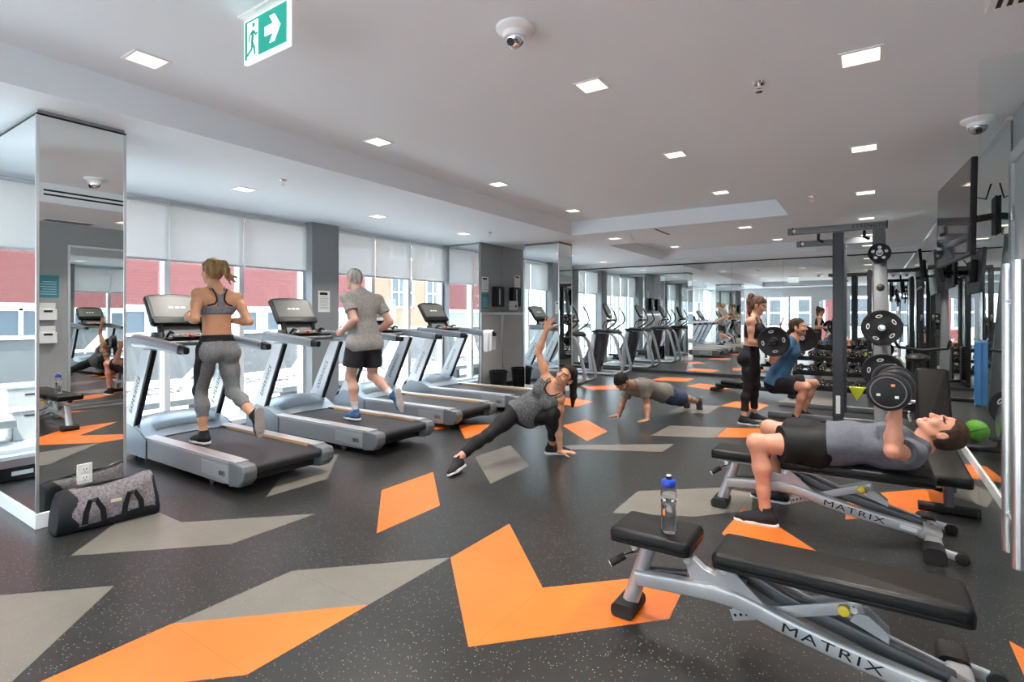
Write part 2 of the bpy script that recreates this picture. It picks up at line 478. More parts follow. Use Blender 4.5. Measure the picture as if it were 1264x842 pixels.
GR = [[g(0, 0), g(0, 1), g(1, 2), g(1, 1)], [g(-2, -1), g(-1, 0), g(0, -1), g(-1, -1)],
      [g(-2, 0), g(-1, 1), g(-1, 2), g(-2, 1), g(-3, 1)], [g(-2, 2), g(-3, 3), (-4.42, 3.48), (-3.82, 2.89)],
      [g(-1, 5), (-3.19, 4.73), (-2.6, 4.17), (-2.59, 3.55)],
      [(-2.75, 4.85), (-2.65, 5.1), (-1.75, 5.75), (-1.75, 5.35)],
      [(-2.1, 6.0), (-2.1, 6.7), (-1.48, 6.95), (-1.46, 6.3)],
      [(-1.50, 3.5), (-1.52, 4.05), (-1.0, 4.5), (-.76, 4.5), (-.70, 4.1), (-1.0, 3.75)],
      [(.3, 5.5), (.3, 6.3), (.62, 5.93), (.80, 5.5), (.7, 5.1)],
      [(-2.4, 7.6), (-2.4, 8.4), (-1.9, 8.6), (-1.9, 7.8)], [(-1.2, 9.6), (-1.1, 10.6), (-.4, 10.4), (-.5, 9.7)]]
mb = MB(); mb.bb((-6.95, -3.1, -.12), (2.0, 12.9, 0))
for k, L_ in ((1, OR), (2, GR)):
    mb.cur = k
    for i, p in enumerate(L_):
        z = .0006+.00005*i+(.0001 if k == 1 else 0)
        mb.add([(x, y, z) for x, y in p], [tuple(range(len(p)))])
fl = mb.build('floor', [FL_B, FL_O, FL_G], clean=False); fl['kind'] = 'structure'
bm = bmesh.new(); bm.from_mesh(fl.data)
for f in bm.faces:
    if len(f.verts) and f.material_index and f.normal.z < 0: f.normal_flip()
bm.to_mesh(fl.data); bm.free()

# ------------------------------------------------------------------ ceiling with two raised trays
ZL, ZT = 2.72, 2.945
TX0, TX1 = -4.13, -.90
mb = MB()
mb.bb((-6.95, -3.1, ZL), (TX0, 12.9, 3.1)); mb.bb((TX1, -3.1, ZL), (2.0, 12.9, 3.1))
mb.bb((TX0, 7.95, ZL), (TX1, 9.43, 3.1)); mb.bb((TX0, 12.72, ZL), (TX1, 12.9, 3.1)); mb.bb((TX0, -3.1, ZL), (TX1, -1.6, 3.1))
mb.bb((TX0, -1.6, ZT), (TX1, 7.95, 3.1)); mb.bb((TX0, 9.43, ZT), (TX1, 12.72, 3.1))
struct('ceiling', mb, CEIL)

# ------------------------------------------------------------------ walls
XW, YM, XR = -6.8, 12.8, .8
struct('wall_back', MB().bb((-6.95, YM, 0), (1.0, 12.95, ZL)), WHITE)
mb = MB(); mb.bb((XR, 2.1, 0), (XR+.14, 3.85, ZL)); mb.bb((XR, 4.83, 0), (XR+.14, YM, ZL)); mb.bb((XR, 3.85, 2.46), (XR+.14, 4.83, ZL))
mb.bb((XR, 1.96, 0), (2.0, 2.1, ZL)); mb.bb((1.86, -3.1, 0), (2.0, 1.96, ZL))
struct('wall_right', mb, GREYW)
# wall behind the camera: solid parts around glazing and a door
mb = MB(); mb.bb((-6.95, -3.1, 0), (-6.2, -3.0, ZL)); mb.bb((-6.2, -3.1, 2.35), (1.9, -3.0, ZL)); mb.bb((1.2, -3.1, 0), (2.0, -3.0, 2.35))
mb.bb((-2.25, -3.1, 0), (-2.05, -3.0, 2.35)); mb.bb((-.95, -3.1, 0), (-.8, -3.0, 2.35))
struct('wall_front', mb, WHITE)
for i, (a, b) in enumerate([(-6.2, -5.2), (-5.2, -4.2), (-4.2, -3.2), (-3.2, -2.25), (-.8, .2), (.2, 1.2)]):
    mb = MB()
    for lo, hi in (((a, -3.08, 0), (a+.05, -3.0, 2.35)), ((b-.05, -3.08, 0), (b, -3.0, 2.35)), ((a+.05, -3.08, 0), (b-.05, -3.0, .09)), ((a+.05, -3.08, 2.27), (b-.05, -3.0, 2.35)), ((a+.05, -3.07, .95), (b-.05, -3.01, 1.0))):
        mb.bb(lo, hi)
    o = struct(f'window_{40+i}', mb, WFR)
    MB().bb((a+.05, -3.045, .09), (b-.05, -3.037, 2.27)).build('pane', PANE, o)
mb = MB(); mb.bb((-2.05, -3.07, 0), (-1.95, -3.0, 2.35)); mb.bb((-1.05, -3.07, 0), (-.95, -3.0, 2.35)); mb.bb((-1.95, -3.07, 2.1), (-1.05, -3.0, 2.35)); mb.bb((-1.95, -3.07, 0), (-1.05, -3.0, .2))
o = struct('door_2', mb, WHITE); MB().bb((-1.95, -3.045, .2), (-1.05, -3.035, 2.1)).build('pane', PANE, o)
MB().tube([(-1.87, -2.98, .9), (-1.87, -2.94, .9), (-1.87, -2.94, 1.3), (-1.87, -2.98, 1.3)], .012, 8).build('handle', STEEL, o)

# window wall
BL = mat('roller_blind_fabric', (.80, .80, .79), .8)
nt = BL.node_tree; b = nt.nodes['Principled BSDF']
tr = nt.nodes.new('ShaderNodeBsdfTranslucent'); tr.inputs[0].default_value = (.62, .62, .60, 1)
tp = nt.nodes.new('ShaderNodeBsdfTransparent'); tp.inputs[0].default_value = (1, 1, 1, 1)
m1 = nt.nodes.new('ShaderNodeMixShader'); m1.inputs[0].default_value = .5
m2 = nt.nodes.new('ShaderNodeMixShader'); m2.inputs[0].default_value = .22
out = nt.nodes['Material Output']
nt.links.new(b.outputs[0], m1.inputs[1]); nt.links.new(tr.outputs[0], m1.inputs[2]); nt.links.new(m1.outputs[0], m2.inputs[1]); nt.links.new(tp.outputs[0], m2.inputs[2]); nt.links.new(m2.outputs[0], out.inputs['Surface'])
BAYS = [(-3.0, -2.12), (-2.12, -1.25), (-1.25, -.38), (-.38, .48), (.48, 1.32), (1.32, 2.08), (2.08, 2.93), (2.93, 3.81), (3.81, 4.74),
        (5.20, 6.02), (6.02, 6.85), (6.85, 7.74), (9.22, 9.88), (9.88, 10.55), (10.95, 11.75), (11.75, 12.45)]
for i, (a, b) in enumerate(BAYS):
    mb = MB(); q = .032
    for lo, hi in (((XW-.09, a, .11), (XW+.03, a+q, 2.62)), ((XW-.09, b-q, .11), (XW+.03, b, 2.62)), ((XW-.09, a, 0), (XW+.03, b, .11)), ((XW-.09, a, 2.62), (XW+.03, b, ZL))):
        mb.bb(lo, hi)
    o = struct(f'window_{i+1}', mb, WFR)
    MB().bb((XW-.06, a+q, .11), (XW-.052, b-q, 2.62)).build('pane', PANE, o)
    if i < 2: continue
    t = empty('roller_blind', (XW+.075, (a+b)/2, 2.66), 0, None, 'blind', 'roller blinds along the window wall')
    hw = (b-a)/2-.012; zb = 2.02-2.66
    MB().bb((-.001, -hw, zb), (.001, hw, -.01)).build('fabric', BL, t)
    MB().rtube([(0, -hw, zb), (0, hw, zb)], .028, .014, (0, 0, 1), .4).build('bottom_bar', ALU, t)
    MB().cyl((.0, -hw, .01), (.0, hw, .01), .022, 14).build('roller_tube', ALU, t)
    names = {2: 'seen mirrored furthest left', 3: 'seen mirrored in the column at left', 4: 'beside the mirrored column', 5: 'just behind the mirrored column at left', 6: 'right beside the mirrored column at left', 7: 'above the running woman, with daylight from the facade on it', 8: 'left of the grey window column',
             9: 'above the walking grey-haired man', 10: 'second to the right of the grey window column', 11: 'beside the grey locker column', 12: 'behind the nearer elliptical', 13: 'between the two ellipticals', 14: 'behind the further elliptical', 15: 'in the far corner by the mirror wall'}
    t['label'] = 'white roller blind half lowered, '+names[i]
mb = MB()
for a, b in ((4.74, 5.20), (7.74, 9.22), (10.55, 10.95), (12.45, 12.8)): mb.bb((-6.95, a, 0), (XW+.20 if a < 7 or a > 10 else XW, b, ZL))
struct('wall_left', mb, GREYC)
struct('baseboard_left', MB().bb((XW+.03, -3.0, 0), (XW+.14, 7.74, .07)), WHITE, bevel=.006)

# columns clad in mirror
def clad_column(lo, hi, idx):
    (x0, y0), (x1, y1) = lo, hi
    o = struct(f'wall_{idx}_column', MB().bb((x0+.006, y0+.006, 0), (x1-.006, y1-.006, ZL)), GREYC)
    z0, z1 = .10, 2.685
    MB().bb((x0+.012, y0, z0), (x1-.012, y0+.005, z1)).build('mirror_panel', MIR, o)
    MB().bb((x1-.005, y0+.012, z0), (x1, y1-.012, z1)).build('mirror_panel', MIR, o)
    MB().bb((x0+.012, y1-.005, z0), (x1-.012, y1, z1)).build('mirror_panel', MIR, o)
    e = MB()
    for x, y in ((x0, y0), (x1, y0), (x1, y1), (x0, y1)):
        e.box((x+(.006 if x == x0 else -.006), y+(.006 if y == y0 else -.006), (z0+z1)/2), (.018, .018, z1-z0))
    e.build('corner_trim', ALU, o, bevel=.002)
    b = MB(); b.bb((x0-.004, y0-.008, 0), (x1+.008, y1+.008, z0)); b.build('base_trim', WHITE, o, bevel=.004)
    t = MB(); t.bb((x0-.002, y0-.002, z1), (x1+.002, y1+.002, z1+.012)); t.build('top_trim', BLKM, o)
    return o
clad_column((-5.50, 1.16), (-4.475, 1.66), 'near')
clad_column((-5.36, 8.43), (-4.635, 8.94), 'middle')

# grey locker column between the windows
LX, LY0, LYM, LY1 = -5.90, 7.76, 8.45, 9.20
o = struct('wall_locker_column', MB().bb((-6.8, LY0, 0), (LX, LY1, ZL)), GREYC)
MB().bb((-6.62, LY0-.008, .1), (LX-.02, LY0-.001, 2.685)).build('mirror_panel', MIR, o)
MB().bb((-6.79, LY1+.001, .1), (LX-.02, LY1+.008, 2.685)).build('mirror_panel', MIR, o)
for a, b in ((LY0+.01, LYM-.006), (LYM+.006, LY1)):
    MB().bb((LX, a, 1.47), (LX+.015, b, 2.70)).build('upper_panel', GREYC, o, bevel=.002)
    d = MB().bb((LX, a, .10), (LX+.015, b, 1.45)).build('locker_door', CAB, o, bevel=.002)
    f = MB(); w_ = .03
    for lo, hi in (((a, .10), (a+w_, 1.45)), ((b-w_, .10), (b, 1.45)), ((a+w_, 1.40), (b-w_, 1.45)), ((a+w_, .10), (b-w_, .15))): f.bb((LX+.015, lo[0], lo[1]), (LX+.023, hi[0], hi[1]))
    f.build('door_frame', ALU, d)
MB().bb((LX+.005, LY0, 0), (LX+.02, LY1, .09)).build('base_trim', BLKM, o)

# far mirror wall
o = MB().bb((-6.8, YM-.012, .05), (XR, YM-.006, 2.60)).build('wall_mirror', BLKM)
props(o, 'wide mirror covering the far wall of the gym', 'mirror')
xs = [-6.8, -5.75, -4.7, -3.65, -2.6, -1.55, -.5, XR]
for a, b in zip(xs, xs[1:]): MB().bb((a+.0015, YM-.018, .06), (b-.0015, YM-.012, 2.59)).build('mirror_panel', MIR, o)
MB().bb((-6.8, YM-.03, 2.59), (XR, YM-.006, 2.615)).build('top_channel', BLKM, o)
MB().bb((-6.8, YM-.035, 0), (XR, YM-.006, .06)).build('bottom_channel', DARKG, o)
# right mirror wall
o = MB().bb((XR-.008, 4.87, .09), (XR-.003, YM-.03, 2.70)).build('wall_mirror', BLKM)
props(o, 'mirror running along the right wall behind the weight rack', 'mirror')
ys = [4.87, 6.2, 7.85, 9.1, 10.35, 11.6, YM-.03]
for a, b in zip(ys, ys[1:]): MB().bb((XR-.014, a+.0015, .09), (XR-.008, b-.0015, 2.70)).build('mirror_panel', MIR, o)
o = MB().bb((XR-.012, 2.88, .05), (XR-.004, 3.80, 2.42)).build('wall_mirror', ALU, bevel=.002)
props(o, 'metal framed mirror on the grey wall, seen in the near column', 'mirror')
MB().bb((XR-.016, 2.91, .08), (XR-.012, 3.77, 2.39)).build('mirror_panel', MIR, o)
struct('baseboard_right', MB().bb((XR-.025, 4.83, 0), (XR-.003, YM-.04, .085)), WHITE, bevel=.004)
struct('trim_1', MB().bb((XR-.03, 4.85, 2.70), (XR-.003, YM-.04, ZL)), ALU)
# grey door in the right wall
DOORG = mat('grey_door_paint', (.46, .47, .48), .4)
mb = MB(); mb.bb((XR-.03, 3.85, 0), (XR+.02, 3.93, 2.46)); mb.bb((XR-.03, 4.75, 0), (XR+.02, 4.83, 2.46)); mb.bb((XR-.03, 3.93, 2.38), (XR+.02, 4.75, 2.46))
o = struct('door_1', mb, DOORG, bevel=.004)
MB().bb((XR-.012, 3.935, .01), (XR+.03, 4.745, 2.375)).build('leaf', DOORG, o, bevel=.003)
for z in (.3, 1.25, 2.05): MB().bb((XR-.036, 4.72, z-.05), (XR-.022, 4.77, z+.05)).build('hinge', STEEL, o, bevel=.003)
MB().tube([(XR-.015, 4.02, 1.02), (XR-.06, 4.02, 1.02), (XR-.06, 4.14, 1.02)], .011, 10).build('handle', STEEL, o)
# ------------------------------------------------------------------ terrace and buildings outside
CONC = mat('terrace_concrete', (.58, .58, .57), .8, var=.08, vscale=3)
CWALL = mat('terrace_wall_concrete', (.10, .104, .108), .8, var=.06, vscale=2)
def brick(name, a, b, mortar, sc=4.0):
    m = bpy.data.materials.new(name); m.use_nodes = True; nt = m.node_tree; p = nt.nodes['Principled BSDF']; p.inputs['Roughness'].default_value = .85
    tc = nt.nodes.new('ShaderNodeTexCoord'); mp = nt.nodes.new('ShaderNodeMapping'); mp.inputs['Rotation'].default_value = (PI/2, 0, PI/2)
    cx = nt.nodes.new('ShaderNodeSeparateXYZ'); cb = nt.nodes.new('ShaderNodeCombineXYZ')
    nt.links.new(tc.outputs['Object'], cx.inputs[0]); nt.links.new(cx.outputs[1], cb.inputs[0]); nt.links.new(cx.outputs[2], cb.inputs[1])
    bt = nt.nodes.new('ShaderNodeTexBrick'); bt.inputs['Scale'].default_value = sc
    bt.inputs['Color1'].default_value = (*a, 1); bt.inputs['Color2'].default_value = (*b, 1); bt.inputs['Mortar'].default_value = (*mortar, 1); bt.inputs['Mortar Size'].default_value = .012
    nt.links.new(cb.outputs[0], bt.inputs['Vector']); nt.links.new(bt.outputs['Color'], p.inputs['Base Color'])
    return m
BR1 = brick('red_brick', (.098, .021, .019), (.088, .019, .017), (.102, .04, .036), 2.2)
BR2 = brick('orange_brick', (.19, .092, .052), (.17, .08, .046), (.20, .13, .095), 2.2)
struct('terrace_floor', MB().bb((-12.2, -6, -.15), (-6.96, 16, -.01)), CONC)
struct('terrace_wall', MB().bb((-12.4, -6, -.15), (-12.0, 16, .98)), CWALL)
struct('terrace_coping', MB().bb((-12.45, -6, .98), (-11.95, 16, 1.03)), WHITE)
# white pebbles: one uncountable bed
mb = MB(); rg = random.Random(3)
for i in range(2600):
    x = rg.uniform(-11.9, -9.9); y = rg.uniform(-2, 13); r = rg.uniform(.035, .075)
    mb.ball((x, y, rg.uniform(.0, .05)), r, 6, (1, rg.uniform(.7, 1.2), .6))
o = mb.build('pebbles', mat('pale_pebbles', (.15, .145, .14), .7, var=.5, vscale=6), clean=False)
props(o, 'bed of pale pebbles along the terrace wall outside', 'pebbles', None, 'stuff')
struct('terrace_kerb', MB().bb((-9.9, -6, -.01), (-9.75, 16, .06)), WHITE)
BTOP = mat('bench_top_concrete', (.24, .24, .23), .8, var=.06)
# low grey benches outside
def low_bench(y, L, label):
    t = empty('low_bench', (-7.85, y, -.01), 0, label, 'bench', 'low benches on the terrace')
    MB().bb((-.22, -L/2, .19), (.22, L/2, .27)).build('bench_top', BTOP, t, bevel=.008)
    for s in (-1, 1): MB().bb((-.16, s*L*.33-.06, 0), (.16, s*L*.33+.06, .19)).build('leg', CWALL, t, bevel=.004)
low_bench(3.3, 1.5, 'low concrete bench outside the window behind the running woman')
low_bench(5.7, 1.5, 'low concrete bench outside behind the walking man')
low_bench(1.1, 1.2, 'low concrete bench outside, mirrored in the near column')
# white planter boxes, mirrored in the near column
def planter(x, y, s, h, label):
    t = empty('planter_box', (x, y, -.01), 0, label, 'planter', 'planter boxes on the terrace')
    b = MB(); b.bb((-s/2, -s/2, 0), (s/2, s/2, h*.94)); b.build('box_body', mat('planter_white', (.34, .345, .35), .5), t, bevel=.01)
    MB().bb((-s/2-.012, -s/2-.012, h*.94), (s/2+.012, s/2+.012, h)).build('lid', mat('planter_white'), t, bevel=.006)
    MB().bb((s/2, -.05, h*.78), (s/2+.004, .05, h*.82)).build('slot', INKO, t)
INKO = mat('dark_slot', (.02, .02, .02), .6)
planter(-8.6, .20, .42, .56, 'taller white planter box on the terrace, mirrored in the near column'); planter(-8.0, .34, .30, .34, 'shorter white planter box on the terrace, mirrored in the near column')
# white sun loungers
def lounger(y, rz, label):
    t = empty('sun_lounger', (-9.1, y, -.01), rz, label, 'sun lounger', 'white sun loungers on the terrace')
    f = MB()
    for s in (-1, 1): f.rtube([(-1.0, s*.3, .34), (.35, s*.3, .34)], .05, .035, (0, 0, 1))
    for x in (-1.0, -.3, .35): f.rtube([(x, -.3, .34), (x, .3, .34)], .045, .03, (0, 0, 1))
    f.build('frame', WHITE, t)
    for x in (-.9, .28):
        for s in (-1, 1): MB().rtube([(x, s*.3, .32), (x, s*.3, 0)], .04, .03, (1, 0, 0)).build('leg', WHITE, t)
    sl = mat('sling_fabric', (.2, .2, .21), .7)
    MB().box((-.4, 0, .35), (1.2, .54, .012)).build('seat_sling', sl, t)
    b = MB(); e = Matrix.Rotation(R(-48), 4, 'Y'); m = Matrix.Translation((.25, 0, .36)) @ e
    b.add([m @ V(p) for p in [(0, -.28, -.006), (.75, -.28, -.006), (.75, .28, -.006), (0, .28, -.006), (0, -.28, .006), (.75, -.28, .006), (.75, .28, .006), (0, .28, .006)]],
          [(3, 2, 1, 0), (4, 5, 6, 7), (0, 1, 5, 4), (1, 2, 6, 5), (2, 3, 7, 6), (3, 0, 4, 7)])
    k = b.build('backrest', WHITE, t)
lounger(3.9, R(70), 'white sun lounger outside behind the running woman')
lounger(6.1, R(100), 'white sun lounger outside between the two occupied treadmills')
lounger(8.3, R(95), 'white sun lounger outside behind the walking man')
# red brick building opposite
WIN = mat('far_window_glass', (.07, .08, .09), .5, spec=.1)
t = empty('brick_building', (-22, 0, -3), 0, 'red brick building facing the windows, white sash windows below', 'building')
MB().bb((-6, -16, 4.75), (0, 19, 16)).build('brick_wall', BR1, t)
MB().bb((-6, -16, 0), (-.15, 19, 4.75)).build('lower_wall', mat('pale_render', (.20, .20, .20), .8), t)
MB().bb((-.2, -16, 4.62), (.12, 19, 4.78)).build('lintel_band', WHITE, t)
MB().bb((-.2, -16, 3.42), (.1, 19, 3.56)).build('sill_band', WHITE, t)
for i in range(12):
    y = -8+i*2.15
    f = MB()
    for lo, hi in (((y, 3.56), (y+.09, 4.62)), ((y+1.75, 3.56), (y+1.84, 4.62)), ((y+.62, 3.56), (y+.72, 4.62)), ((y+.09, 3.56), (y+1.75, 3.63)), ((y+.09, 4.54), (y+1.75, 4.62))): f.bb((-.17, lo[0], lo[1]), (-.05, hi[0], hi[1]))
    w_ = f.build('window', WHITE, t); MB().bb((-.13, y+.09, 3.6), (-.11, y+1.75, 4.6)).build('pane', WIN, w_)
t = empty('orange_brick_building', (-23.5, 0, -3), 0, 'orange brick building further along the street with white multi-pane windows', 'building')
MB().bb((-6, 20.3, 0), (0, 46, 16)).build('brick_wall', BR2, t)
d = MB(); d.bb((-.05, 19.1, 0), (.25, 20.2, 16)); d.build('dark_pilaster', mat('dark_cladding', (.12, .12, .13), .6), t)
for k in range(6): MB().bb((.25, 19.45, 4.6+k*.75), (.28, 19.85, 5.0+k*.75)).build('pale_square', WHITE, t)
for i in range(6):
    for z in (2.7, 4.85, 7.8):
        y = 22.2+i*3.0; f = MB()
        h_ = 1.0 if z < 4 else 1.9
        for a, b in ((y, y+.1), (y+.62, y+.70), (y+1.18, y+1.26), (y+1.8, y+1.9)): f.bb((-.02, a, z), (.06, b, z+h_))
        for a, b in ((z, z+.1), (z+h_*.5-.04, z+h_*.5+.04), (z+h_-.1, z+h_)): f.bb((-.02, y, a), (.06, y+1.9, b))
        w_ = f.build('window', WHITE, t); MB().bb((-.01, y, z), (.01, y+1.9, z+h_)).build('pane', WIN, w_)
# street side seen through the windows behind the camera
t = empty('street_building', (0, -16, -2), 0, 'brick and render building behind the camera, seen only in the far mirror', 'building')
MB().bb((-14, -4, 0), (10, 0, 12)).build('wall', mat('light_render', (.70, .70, .69), .8), t)
for i, x in enumerate((-12, -9.4, -6.8, -4.2, -1.6, 1.0, 3.6)):
    f = MB(); f.bb((x, -.02, 2.6), (x+1.7, .05, 4.6)); w_ = f.build('window', WHITE, t)
    p = MB()
    for a in (0, 1):
        for b in (0, 1): p.bb((x+.1+a*.8, .05, 2.7+b*.95), (x+.8+a*.8, .06, 3.55+b*.95))
    p.build('pane', WIN, w_)
for x in (-8.0, -2.9): MB().bb((x, .0, 0), (x+1.2, .04, 12)).build('brick_pier', BR1, t)
struct('street_ground', MB().bb((-14, -16, -2.2), (10, -3.2, -2.0)), CONC)
# ------------------------------------------------------------------ ceiling fixtures
LENS = mat('warm_light_lens', (.8, .76, .7), .5, emit=(1, .86, .66), estr=.75)
BULB = bpy.data.lights.new('lamp', 'AREA'); BULB.shape = 'SQUARE'; BULB.size = .15; BULB.energy = LAMP; BULB.color = (1, .945, .87); BULB.spread = R(108)
TRIM = mat('light_trim_white', (.82, .82, .82), .4)
def downlight(x, y, z, label, grp):
    t = empty('ceiling_light', (x, y, z), 0, label, 'ceiling light', grp)
    f = MB(); a, b = .098, .082
    for lo, hi in (((-a, -a), (a, -b)), ((-a, b), (a, a)), ((-a, -b), (-b, b)), ((b, -b), (a, b))): f.bb((*lo, -.006), (*hi, -.0005))
    f.build('trim_frame', TRIM, t)
    MB().bb((-b, -b, -.004), (b, b, -.001)).build('lens', LENS, t)
    l = bpy.data.objects.new('lamp', BULB); COL.objects.link(l); l.parent = t; l.location = (0, 0, -.0045)
ys = [-.4, 1.47, 3.32, 5.19, 7.1, 8.67, 10.5, 12.1]
def zc(x, y): return ZT if TX0 < x < TX1 and (-1.6 < y < 7.95 or 9.43 < y < 12.72) else ZL
for i, y in enumerate([3.12, 4.97, 6.80, 10.5, 12.3]): downlight(-5.5, y, ZL, f'square light in the low ceiling by the windows, {ORD[i]} from the camera', 'ceiling lights by the windows')
for i, y in enumerate(ys): downlight(-3.67, y, zc(-3.67, y), f'square light beside the window-side bulkhead, {ORD[i]} of its row from the camera', 'ceiling lights inside the bulkhead')
for i, y in enumerate(ys): downlight(-1.57, y, zc(-1.57, y), f'square light down the middle of the ceiling, {ORD[i]} of its row from the camera', 'ceiling lights in the middle row')
for i, y in enumerate([-.4, 1.45, 3.30, 5.11, 6.96, 8.8, 10.6, 12.2]): downlight(-.04, y, ZL, f'square light over the benches, {ORD[i]} of the right-hand row from the camera', 'ceiling lights over the benches')
# dome cameras
def dome(x, y, z, s, label, smoke):
    t = empty('dome_camera', (x, y, z), 0, label, 'security camera')
    MB().lathe([(.0, 0), (.095*s, 0), (.095*s, -.012*s), (.085*s, -.022*s), (.062*s, -.03*s), (.058*s, -.055*s), (.0, -.055*s)][::-1]).build('housing', TRIM, t)
    MB().lathe([(.0, -.103*s), (.02*s, -.1*s), (.038*s, -.087*s), (.05*s, -.068*s), (.052*s, -.052*s)]).build('dome_cover', mat('smoked_dome', (.35, .35, .36), .06, .55) if smoke else CHROME, t)
    MB().cyl((0, -.02*s, -.075*s), (0, -.045*s, -.09*s), .018*s).build('lens', BLACK, t)
dome(-1.60, 2.42, ZT, 1.1, 'white dome camera on the raised ceiling near the middle of the photo', False)
dome(.61, 4.79, ZL-.0005, 1.0, 'white dome camera on the low ceiling beside the glass door', True)
def sprinkler(x, y, z, label):
    t = empty('ceiling_sprinkler', (x, y, z), 0, label, 'sprinkler', 'ceiling sprinklers')
    MB().lathe([(0, -.012), (.028, -.012), (.036, 0)]).build('escutcheon', CHROME, t)
    b = MB().cyl((0, 0, -.01), (0, 0, -.035), .009); b.cyl((0, 0, -.052), (0, 0, -.055), .02); b.tube([(-.012, 0, -.03), (-.014, 0, -.045), (0, 0, -.053)], .0025, 6); b.tube([(.012, 0, -.03), (.014, 0, -.045), (0, 0, -.053)], .0025, 6)
    b.build('head', CHROME, t)
sprinkler(-.53, 3.34, ZL, 'chrome sprinkler in the right-hand ceiling, nearest the camera')
sprinkler(-.54, 6.83, ZL, 'chrome sprinkler in the right-hand ceiling, above the weight rack end')
sprinkler(-4.80, 3.12, ZL, 'chrome sprinkler in the low ceiling above the treadmills')
sprinkler(-5.08, 6.93, ZL, 'chrome sprinkler in the low ceiling near the grey locker column')
sprinkler(-2.35, 10.0, ZT, 'chrome sprinkler in the second ceiling tray near the far mirror')
# slot grilles
o = MB().bb((-.13, -.3, -.008), (.13, .3, 0)).build('air_vent', TRIM, bevel=.002); o.location = (.55, 2.82, ZL); props(o, 'white ceiling air vent at the top right edge', 'vent')
for i in range(6): MB().bb((-.10+i*.036, -.27, -.0095), (-.082+i*.036, .27, -.008)).build('slot', BLKM, o)
o = MB().bb((-.02, -.35, -.004), (.02, .35, 0)).build('air_slot', BLKM, bevel=.001); o.location = (-2.75, 8.4, ZL); props(o, 'dark slot diffuser in the ceiling beam before the far tray', 'vent')
MB().bb((-.026, -.36, -.0025), (.026, .36, -.0002)).build('slot_frame', TRIM, o)
t = empty('linear_grille', (TX1-.0005, 2.75, 2.835), 0, 'white ceiling grille with two black slots, mirrored in the near column', 'vent')
MB().bb((-.006, -.62, -.075), (0, .62, .075)).build('grille_frame', TRIM, t, bevel=.001)
for z in (-.025, .025): MB().bb((-.0075, -.60, z-.011), (-.006, .60, z+.011)).build('slot', BLKM, t)
# exit sign hung from the raised tray
GREEN = mat('exit_green', (.0, .215, .165), .4, emit=(0, .25, .19), estr=.35)
SIGNW = mat('exit_white', (.86, .9, .88), .4, emit=(.9, 1, .96), estr=.45)
t = empty('exit_sign', (-2.545, 1.565, ZT), 0, 'green and white running man exit sign hanging from the ceiling', 'sign')
MB().bb((-.2, -.045, -.012), (.2, .045, 0)).build('mounting_plate', TRIM, t, bevel=.003)
zt, zb = -.02, -.245
b = MB(); b.bb((-.195, -.011, zb), (.195, .011, zt)); b.build('edge_lit_panel', mat('exit_acrylic', (.85, .9, .9), .25, emit=(.9, 1, .97), estr=.25), t, bevel=.003)
Mx = Matrix(((1, 0, 0, 0), (0, 0, -1, 0), (0, 1, 0, 0), (0, 0, 0, 1)))   # xy of a pictogram -> x,z facing -y
def pict(poly, d, m, name): return MB().prism(poly, Mx, d, d+.0012).build(name, m, t)
e0, e1 = zb+.018, zt-.008
pict([(-.183, e0), (.183, e0), (.183, e1), (-.183, e1)], .0112, GREEN, 'green_field')
H_ = e1-e0
pict([(-.158, e0), (-.06, e0), (-.06, e1-.012), (-.158, e1-.012)], .0124, SIGNW, 'white_doorway')
cx = .062; cz = (e0+e1)/2
pict([(cx-.062, cz-.024), (cx+.01, cz-.024), (cx-.022, cz-.068), (cx+.022, cz-.068), (cx+.072, cz), (cx+.022, cz+.068), (cx-.022, cz+.068), (cx+.01, cz+.024), (cx-.062, cz+.024)], .0124, SIGNW, 'arrow')
def limb(pts, w_):
    b = MB()
    for (x0, z0), (x1, z1) in zip(pts, pts[1:]):
        d = V((x1-x0, z1-z0)).normalized()*w_; n = V((-d.y, d.x))
        b.prism([(x0-n.x-d.x*.4, z0-n.y-d.y*.4), (x1-n.x+d.x*.4, z1-n.y+d.y*.4), (x1+n.x+d.x*.4, z1+n.y+d.y*.4), (x0+n.x-d.x*.4, z0+n.y-d.y*.4)], Mx, .0136, .0146)
    return b
fx, fz = -.105, cz
b = limb([(fx, fz+.035), (fx-.008, fz-.02)], .011)
for p, w_ in (([(fx-.008, fz-.02), (fx-.012, fz-.055), (fx-.05, fz-.078)], .008), ([(fx-.006, fz-.02), (fx+.012, fz-.055), (fx+.018, fz-.088)], .008), ([(fx, fz+.036), (fx-.028, fz+.02), (fx-.038, fz-.012)], .006), ([(fx+.004, fz+.034), (fx+.026, fz+.012), (fx+.04, fz+.016)], .006)):
    q = limb(p, w_); b.add(q.v, q.f)
b.prism([(fx+.006+.013*math.cos(a*PI/6), fz+.066+.013*math.sin(a*PI/6)) for a in range(12)], Mx, .0136, .0146)
b.build('running_figure', GREEN, t)
